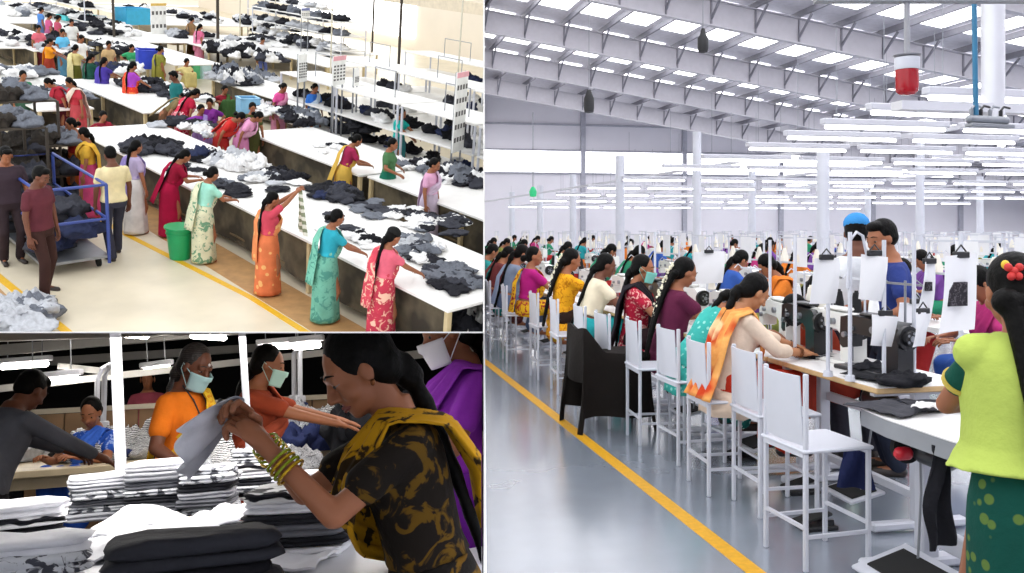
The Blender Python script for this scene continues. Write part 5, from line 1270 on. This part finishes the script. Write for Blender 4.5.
stack(12, 556, 4, .24, .24, .034, ['print', 'black', 'striped', 'white'], 'at the lower left edge', .2, wob=.014)
stack(15, 600, 3, .24, .2, .034, ['striped', 'print', 'white'], 'lowest at the left edge', .2, wob=.014)
stack(192, 612, 5, .33, .22, .026, ['dark', 'dark', 'black', 'dark', 'black', 'dark'], 'of thick dark cloth at the bottom', .06, wob=.010, fold=1)
stack(300, 560, 6, .26, .24, .026, ['white', 'dark', 'grey', 'dark', 'white', 'striped'], 'below the elbow of the woman in black and gold', -.25)
stack(318, 520, 6, .26, .24, .024, ['grey', 'white', 'dark', 'striped', 'white'], 'behind the elbow of the woman in black and gold', -.3)
def lay(label, px, py, w, d, m, seed, rz=0, z=.8, hh=.05, name='spread_cloth'):
    p = RB.at(px, py, z); b = MB()
    b.sheet(lambda u, v: ((u-.5)*w*(1+.08*math.sin(v*7+seed)), (v-.5)*d*(1+.08*math.sin(u*5+seed)), .008+hh*abs(noise.noise(V((u*2.2, v*2.2, seed*2.)))) + .35*hh*abs(noise.noise(V((u*9, v*6, seed*1.)))) ), 40, 30, .006)
    return single(name, b, m, label, 'cloth', p, rz)
lay('white cloth spread flat over the front of the packing table', 110, 552, .62, .45, BG['white'], 3, .1)
lay('white cloth lying behind the thick dark stack', 200, 528, .62, .22, BG['white'], 7, .05, hh=.09)
lay('white printed cloth spread beneath the dark stack', 235, 560, .5, .5, BG['white'], 5, -.2, hh=.04)
def bheap(px, py, z, rx, ry, n, cs, where, r=.16, hh=.1):
    c = RB.at(px, (max(py, 458) if px < 200 else max(py, 449)) if z > .5 else py, z)
    for k in range(n):
        a = random.uniform(0, 6.28); q = math.sqrt(random.random()); cc = random.choice(cs); garment(c+V((math.cos(a)*q*rx, math.sin(a)*q*ry, (1-q)*hh*1.1*random.random())), r*random.uniform(.8, 1.2), hh*random.uniform(.7, 1.3), BG[cc], '%s crumpled garment in the heap %s' % (cc, where), group='crumpled garments '+where, rz=random.random()*6, seed=random.randint(0, 99))
bheap(75, 450, .8, .45, .3, 10, ['striped', 'white', 'pale grey'], 'between the man and the blue saree', .2, .12)
bheap(125, 452, .8, .4, .25, 20, ['striped', 'striped', 'dark', 'print'], 'in front of the blue saree', .22, .15)
bheap(105, 460, .8, .25, .1, 4, ['denim'], 'of denim at the table edge', .22, .06)
bheap(245, 449, .8, .4, .3, 16, ['denim', 'dark', 'print', 'black'], 'behind the orange blouse', .22, .22)
bheap(310, 449, .8, .6, .35, 30, ['striped', 'print', 'dark', 'denim'], 'under the reaching arm', .2, .17)
bheap(400, 449, .8, .5, .3, 18, ['dark', 'print', 'denim'], 'at the far right behind the braid', .2, .2)
bheap(205, 488, .8, .14, .1, 4, ['striped', 'print'], 'on the stack under the held cloth', .12, .14)
bheap(265, 470, .8, .22, .2, 7, ['print', 'white', 'striped'], 'past the wrists of the woman in black and gold', .15, .08)
bheap(60, 520, 0, .4, .4, 8, ['black', 'dark'], 'on the floor beyond the packing table', .4, .35)

# people
def at_head(px, py, d, z=1.5):
    p = RB.at_d(px, py, d); return V((p.x, p.y, 0))
person('man in dark grey shirt reaching over the wooden table with his back to us', at_head(-14, 385, 4.9), -PI/2+.75, sex='m', h=1.47, lod=1, lean=.38, pitch=.35, hl=(-.05, .62, .92), hr=(.28, .62, .86), top='#565861', sleeve=1.75, low='trousers', lowc='#1a1a1f', hair='short', sk='dark')
person('woman in blue print saree sitting behind the striped heap', at_head(95, 398, 6.9), PI-.5, h=1.5, sit=.5, lod=1, pitch=.5, yaw=.3, top='#2a58c0', top_k=dict(pat='floral', col2='#8fa8e0', pscale=20), low='saree', lowc='#2a58c0', pallu='#3a68cc', hair='bun', sk='mid', hl=(-.15, .36, .86), hr=(.15, .36, .86))
def lanyard(I):
    t = I['t']; b = MB(); b.tube([t(-.06, .03, 1.38), t(-.05, .10, 1.30), t(-.025, .165, 1.15), t(0, .17, 1.0)], .004, 6); b.tube([t(.06, .03, 1.38), t(.05, .10, 1.30), t(.02, .165, 1.15), t(0, .17, 1.0)], .004, 6); part('lanyard', b, BLACKP, I['P'])
    b = MB(); b.ell(I['hd'](0, .080, .045), (.008, .004, .008), None, 8, 6); part('forehead_mark', b, mat('white_mark', '#e8e0e0'), I['P'])
person('woman in orange blouse and yellow saree with a pale blue mask under greying hair', at_head(182, 365, 4.8), -PI/2-.62, h=1.50, lod=0, pitch=.45, yaw=-.1, lean=.05, top='#e8781c', sleeve=.65, low='saree', lowc='#e8b62c', low_k=dict(pat='floral', col2='#d89a20', pscale=16), pallu='#ecc034', pallu_k=dict(pat='floral', col2='#d88f20', pscale=16), pallu_side=-1,
       hair='braid', greying=True, mask='#a8cfd4', sk='dark', hl=(-.20, .12, .86), hr=(.2, .22, .86), extras=lanyard)
person('woman in rust blouse with a pale green mask reaching out her arm', at_head(247, 377, 5.2), -PI/2-.2, h=1.50, lod=1, pitch=.2, lean=.15, top='#8c3a22', sleeve=.7, low='saree', lowc='#7a3020', pallu='#a04830', mask='#b5ddd0', hair='braid', sk='mid', hl=(-.06, .50, 1.06), hr=(.12, .52, 1.04), palm={-1: (0, 0, -1), 1: (0, 0, -1)}, curl=.15)
person('woman in vivid purple saree and white mask cut off by the right edge', at_head(468, 350, 3.25), PI/2+.1, h=1.51, lod=1, pitch=.3, lean=.05, top='#8c2fb0', sleeve=.6, low='saree', lowc='#6d1f96', pallu='#9a3cc0', mask='#dfe0e4', hair='braid', sk='mid', hl=(-.1, .34, .98), hr=(.16, .30, .95))
p = at_head(186, 378, 9.2)
person('small distant person in pink behind the board partition', at_head(148, 378, 10.5), PI, h=1.6, lod=2, top='#a04858', low='saree', lowc='#5a2a38', hair='short')
# woman in the foreground
def fgx(I):
    for k in (-1, 1):
        E, W = I['E'][k], I['W'][k]; d = (E-W).normalized(); a = d.cross(V((0, 0, 1))).normalized(); c = d.cross(a)
        for j in range(4):
            o = W+d*(.04+.012*j); m = MB(); m.tube([o+(a*math.cos(q*PI/10)+c*math.sin(q*PI/10))*(.030+.0009*j) for q in range(21)], .0035, 6)
            part('bangle', m, mat('bangle_gold', '#c8a020', rough=.25, metal=.7) if j % 2 else mat('bangle_green', '#8a9a1c', rough=.25, metal=.3), I['P'], label='gold bangle' if j % 2 else 'green bangle')
    m = MB(); m.ell(I['hd'](-.078, -.002, -.036), (.006, .006, .008), None, 8, 6); part('earring', m, mat('gold', '#c9a23a', rough=.3, metal=.8), I['P'])
    # cloth between the hands
    b = MB(); a = I['W'][-1].lerp(I['W'][1], .5)
    f0 = (I['W'][-1]-I['E'][-1]).normalized(); a = a+f0*.10
    b.sheet(lambda u, v: (a.x+(u-.5)*(.06+.10*v)+.02*math.sin(v*6), a.y-.02+.13*v-.02*u*v+.010*math.sin(u*16+v*3), a.z+.02-.06*v**1.3-.09*u*(.4+v)+.008*math.sin(u*9)), 30, 24, .005)
    single('held_cloth', b, cloth('#e2e3ea', pat='blotch', col2='#9a9ca6', pscale=4), 'white and grey cloth held up by the woman in black and gold', 'cloth', M=RM.inv @ I['P'].matrix_basis)
p = at_head(417, 392, 2.08)
person('woman in black and gold print saree in the foreground holding up a white cloth', (p.x+.03, p.y, 0), PI/2+.10, h=1.37, lod=0, lean=.22, pitch=.40, build=.86, top='#17110c', top_k=dict(pat='floral', col2='#5e440c', pscale=14), sleeve=.62, low='saree', lowc='#15110e', low_k=dict(pat='floral', col2='#6a4c10', pscale=9),
       pallu='#b5850f', pallu_k=dict(pat='floral', col2='#2e200a', pscale=12), pallu_side=-1, hair='braid', braid_len=.45, sk='mid', hl=(-.04, .375, 1.10), hr=(.06, .385, 1.13), el=(-.3, .1, -1), er=(.4, .1, -1), extras=fgx, curl=1.0, hairsc=1.05)
b = MB(); b.box((0, 0, .35), (.5, .5, .7), bev=.02); p = RB.at_d(492, 560, 2.6); single('side_cabinet', b, WHITE, 'white cabinet side at the lower right corner beside the purple saree', 'cabinet', (p.x-.1, p.y, 0), .3, ang=30)
EXPO = 0.35
flush_garments()
# ------------------------------------------------------------------ added dividing walls, camera, light
def divider(name, dirs, t):
    """added thin wall, edge-on to the eye, keeping two halls and their light apart"""
    m = MB(); (a0, b0), (a1, b1), r0, r1 = dirs
    q = [ray(a0, b0)*r0, ray(a1, b1)*r0, ray(a1, b1)*r1, ray(a0, b0)*r1]; n = (q[1]-q[0]).cross(q[3]-q[0]).normalized()*t/2
    m.add([CAM+v+n for v in q]+[CAM+v-n for v in q], [(0, 1, 2, 3), (7, 6, 5, 4), (0, 4, 5, 1), (1, 5, 6, 2), (2, 6, 7, 3), (3, 7, 4, 0)])
    me = m.mesh(name, False); setmat(me, mat('divider_white', '#e8e6e2', rough=.8, var=.01)); o = bpy.data.objects.new(name, me); COL.objects.link(o); o['kind'] = 'structure'
divider('added_divider_upper', ((XL, YL), (XL, -900), 9.0, 90), .014)
divider('added_divider_lower', ((XL, YL), (XL, 2200), 2.6, 30), .004)
divider('added_divider_halls', ((-1400, YL), (XL, YL), .9, 40), .0012)
try: clip_all()
finally: pass
for o in list(TS.objects): bpy.data.objects.remove(o)
bpy.data.scenes.remove(TS)
cd = bpy.data.cameras.new('camera'); cam = bpy.data.objects.new('camera', cd); COL.objects.link(cam)
cam.location = CAM; cam.rotation_euler = (PI/2, 0, 0); cd.sensor_fit = 'HORIZONTAL'; cd.sensor_width = 36; cd.lens = 36*F/1024
cd.shift_y = -(286.5-HY)/1024; cd.clip_start = .05; cd.clip_end = 400
sc = bpy.context.scene; sc.camera = cam
w = bpy.data.worlds.new('World'); sc.world = w; w.use_nodes = True; w.node_tree.nodes['Background'].inputs[0].default_value = (.93, .96, 1, 1); w.node_tree.nodes['Background'].inputs[1].default_value = 1.5
def area(loc, rot, size, e, col=(1, 1, 1), sy=None, room=None):
    l = bpy.data.lights.new('daylight', 'AREA'); l.energy = e; l.color = col; l.size = size
    if sy: l.shape = 'RECTANGLE'; l.size_y = sy
    o = bpy.data.objects.new('daylight', l); COL.objects.link(o); M = Matrix.Translation(loc) @ Euler(rot).to_matrix().to_4x4()
    o.matrix_world = (room.M @ M) if room else M; return o
# added fill lights without fixtures, lying unseen along the divider, brightening the dim hall
for px, d, e in ((40, 2.9, 9), (130, 3.3, 9), (235, 3.6, 9), (330, 4.4, 8), (70, 5.8, 9), (225, 6.4, 10), (390, 5.5, 7), (120, 7.6, 8), (455, 3.9, 5)):
    l = bpy.data.lights.new('ceiling_lamp', 'AREA'); l.shape = 'RECTANGLE'; l.size = 1.1; l.size_y = .22; l.energy = e*.72; l.color = (1, .96, .9)
    o = bpy.data.objects.new('ceiling_lamp', l); COL.objects.link(o); P_ = CAM+ray(px, YL)*d - nAB*.02
    o.matrix_world = Matrix.Translation(P_) @ nAB.to_track_quat('Z', 'Y').to_matrix().to_4x4()
sc.view_settings.view_transform = 'Standard'; sc.view_settings.look = 'None'; sc.view_settings.gamma = 1; sc.view_settings.exposure = EXPO; sc.view_settings.use_curve_mapping = False
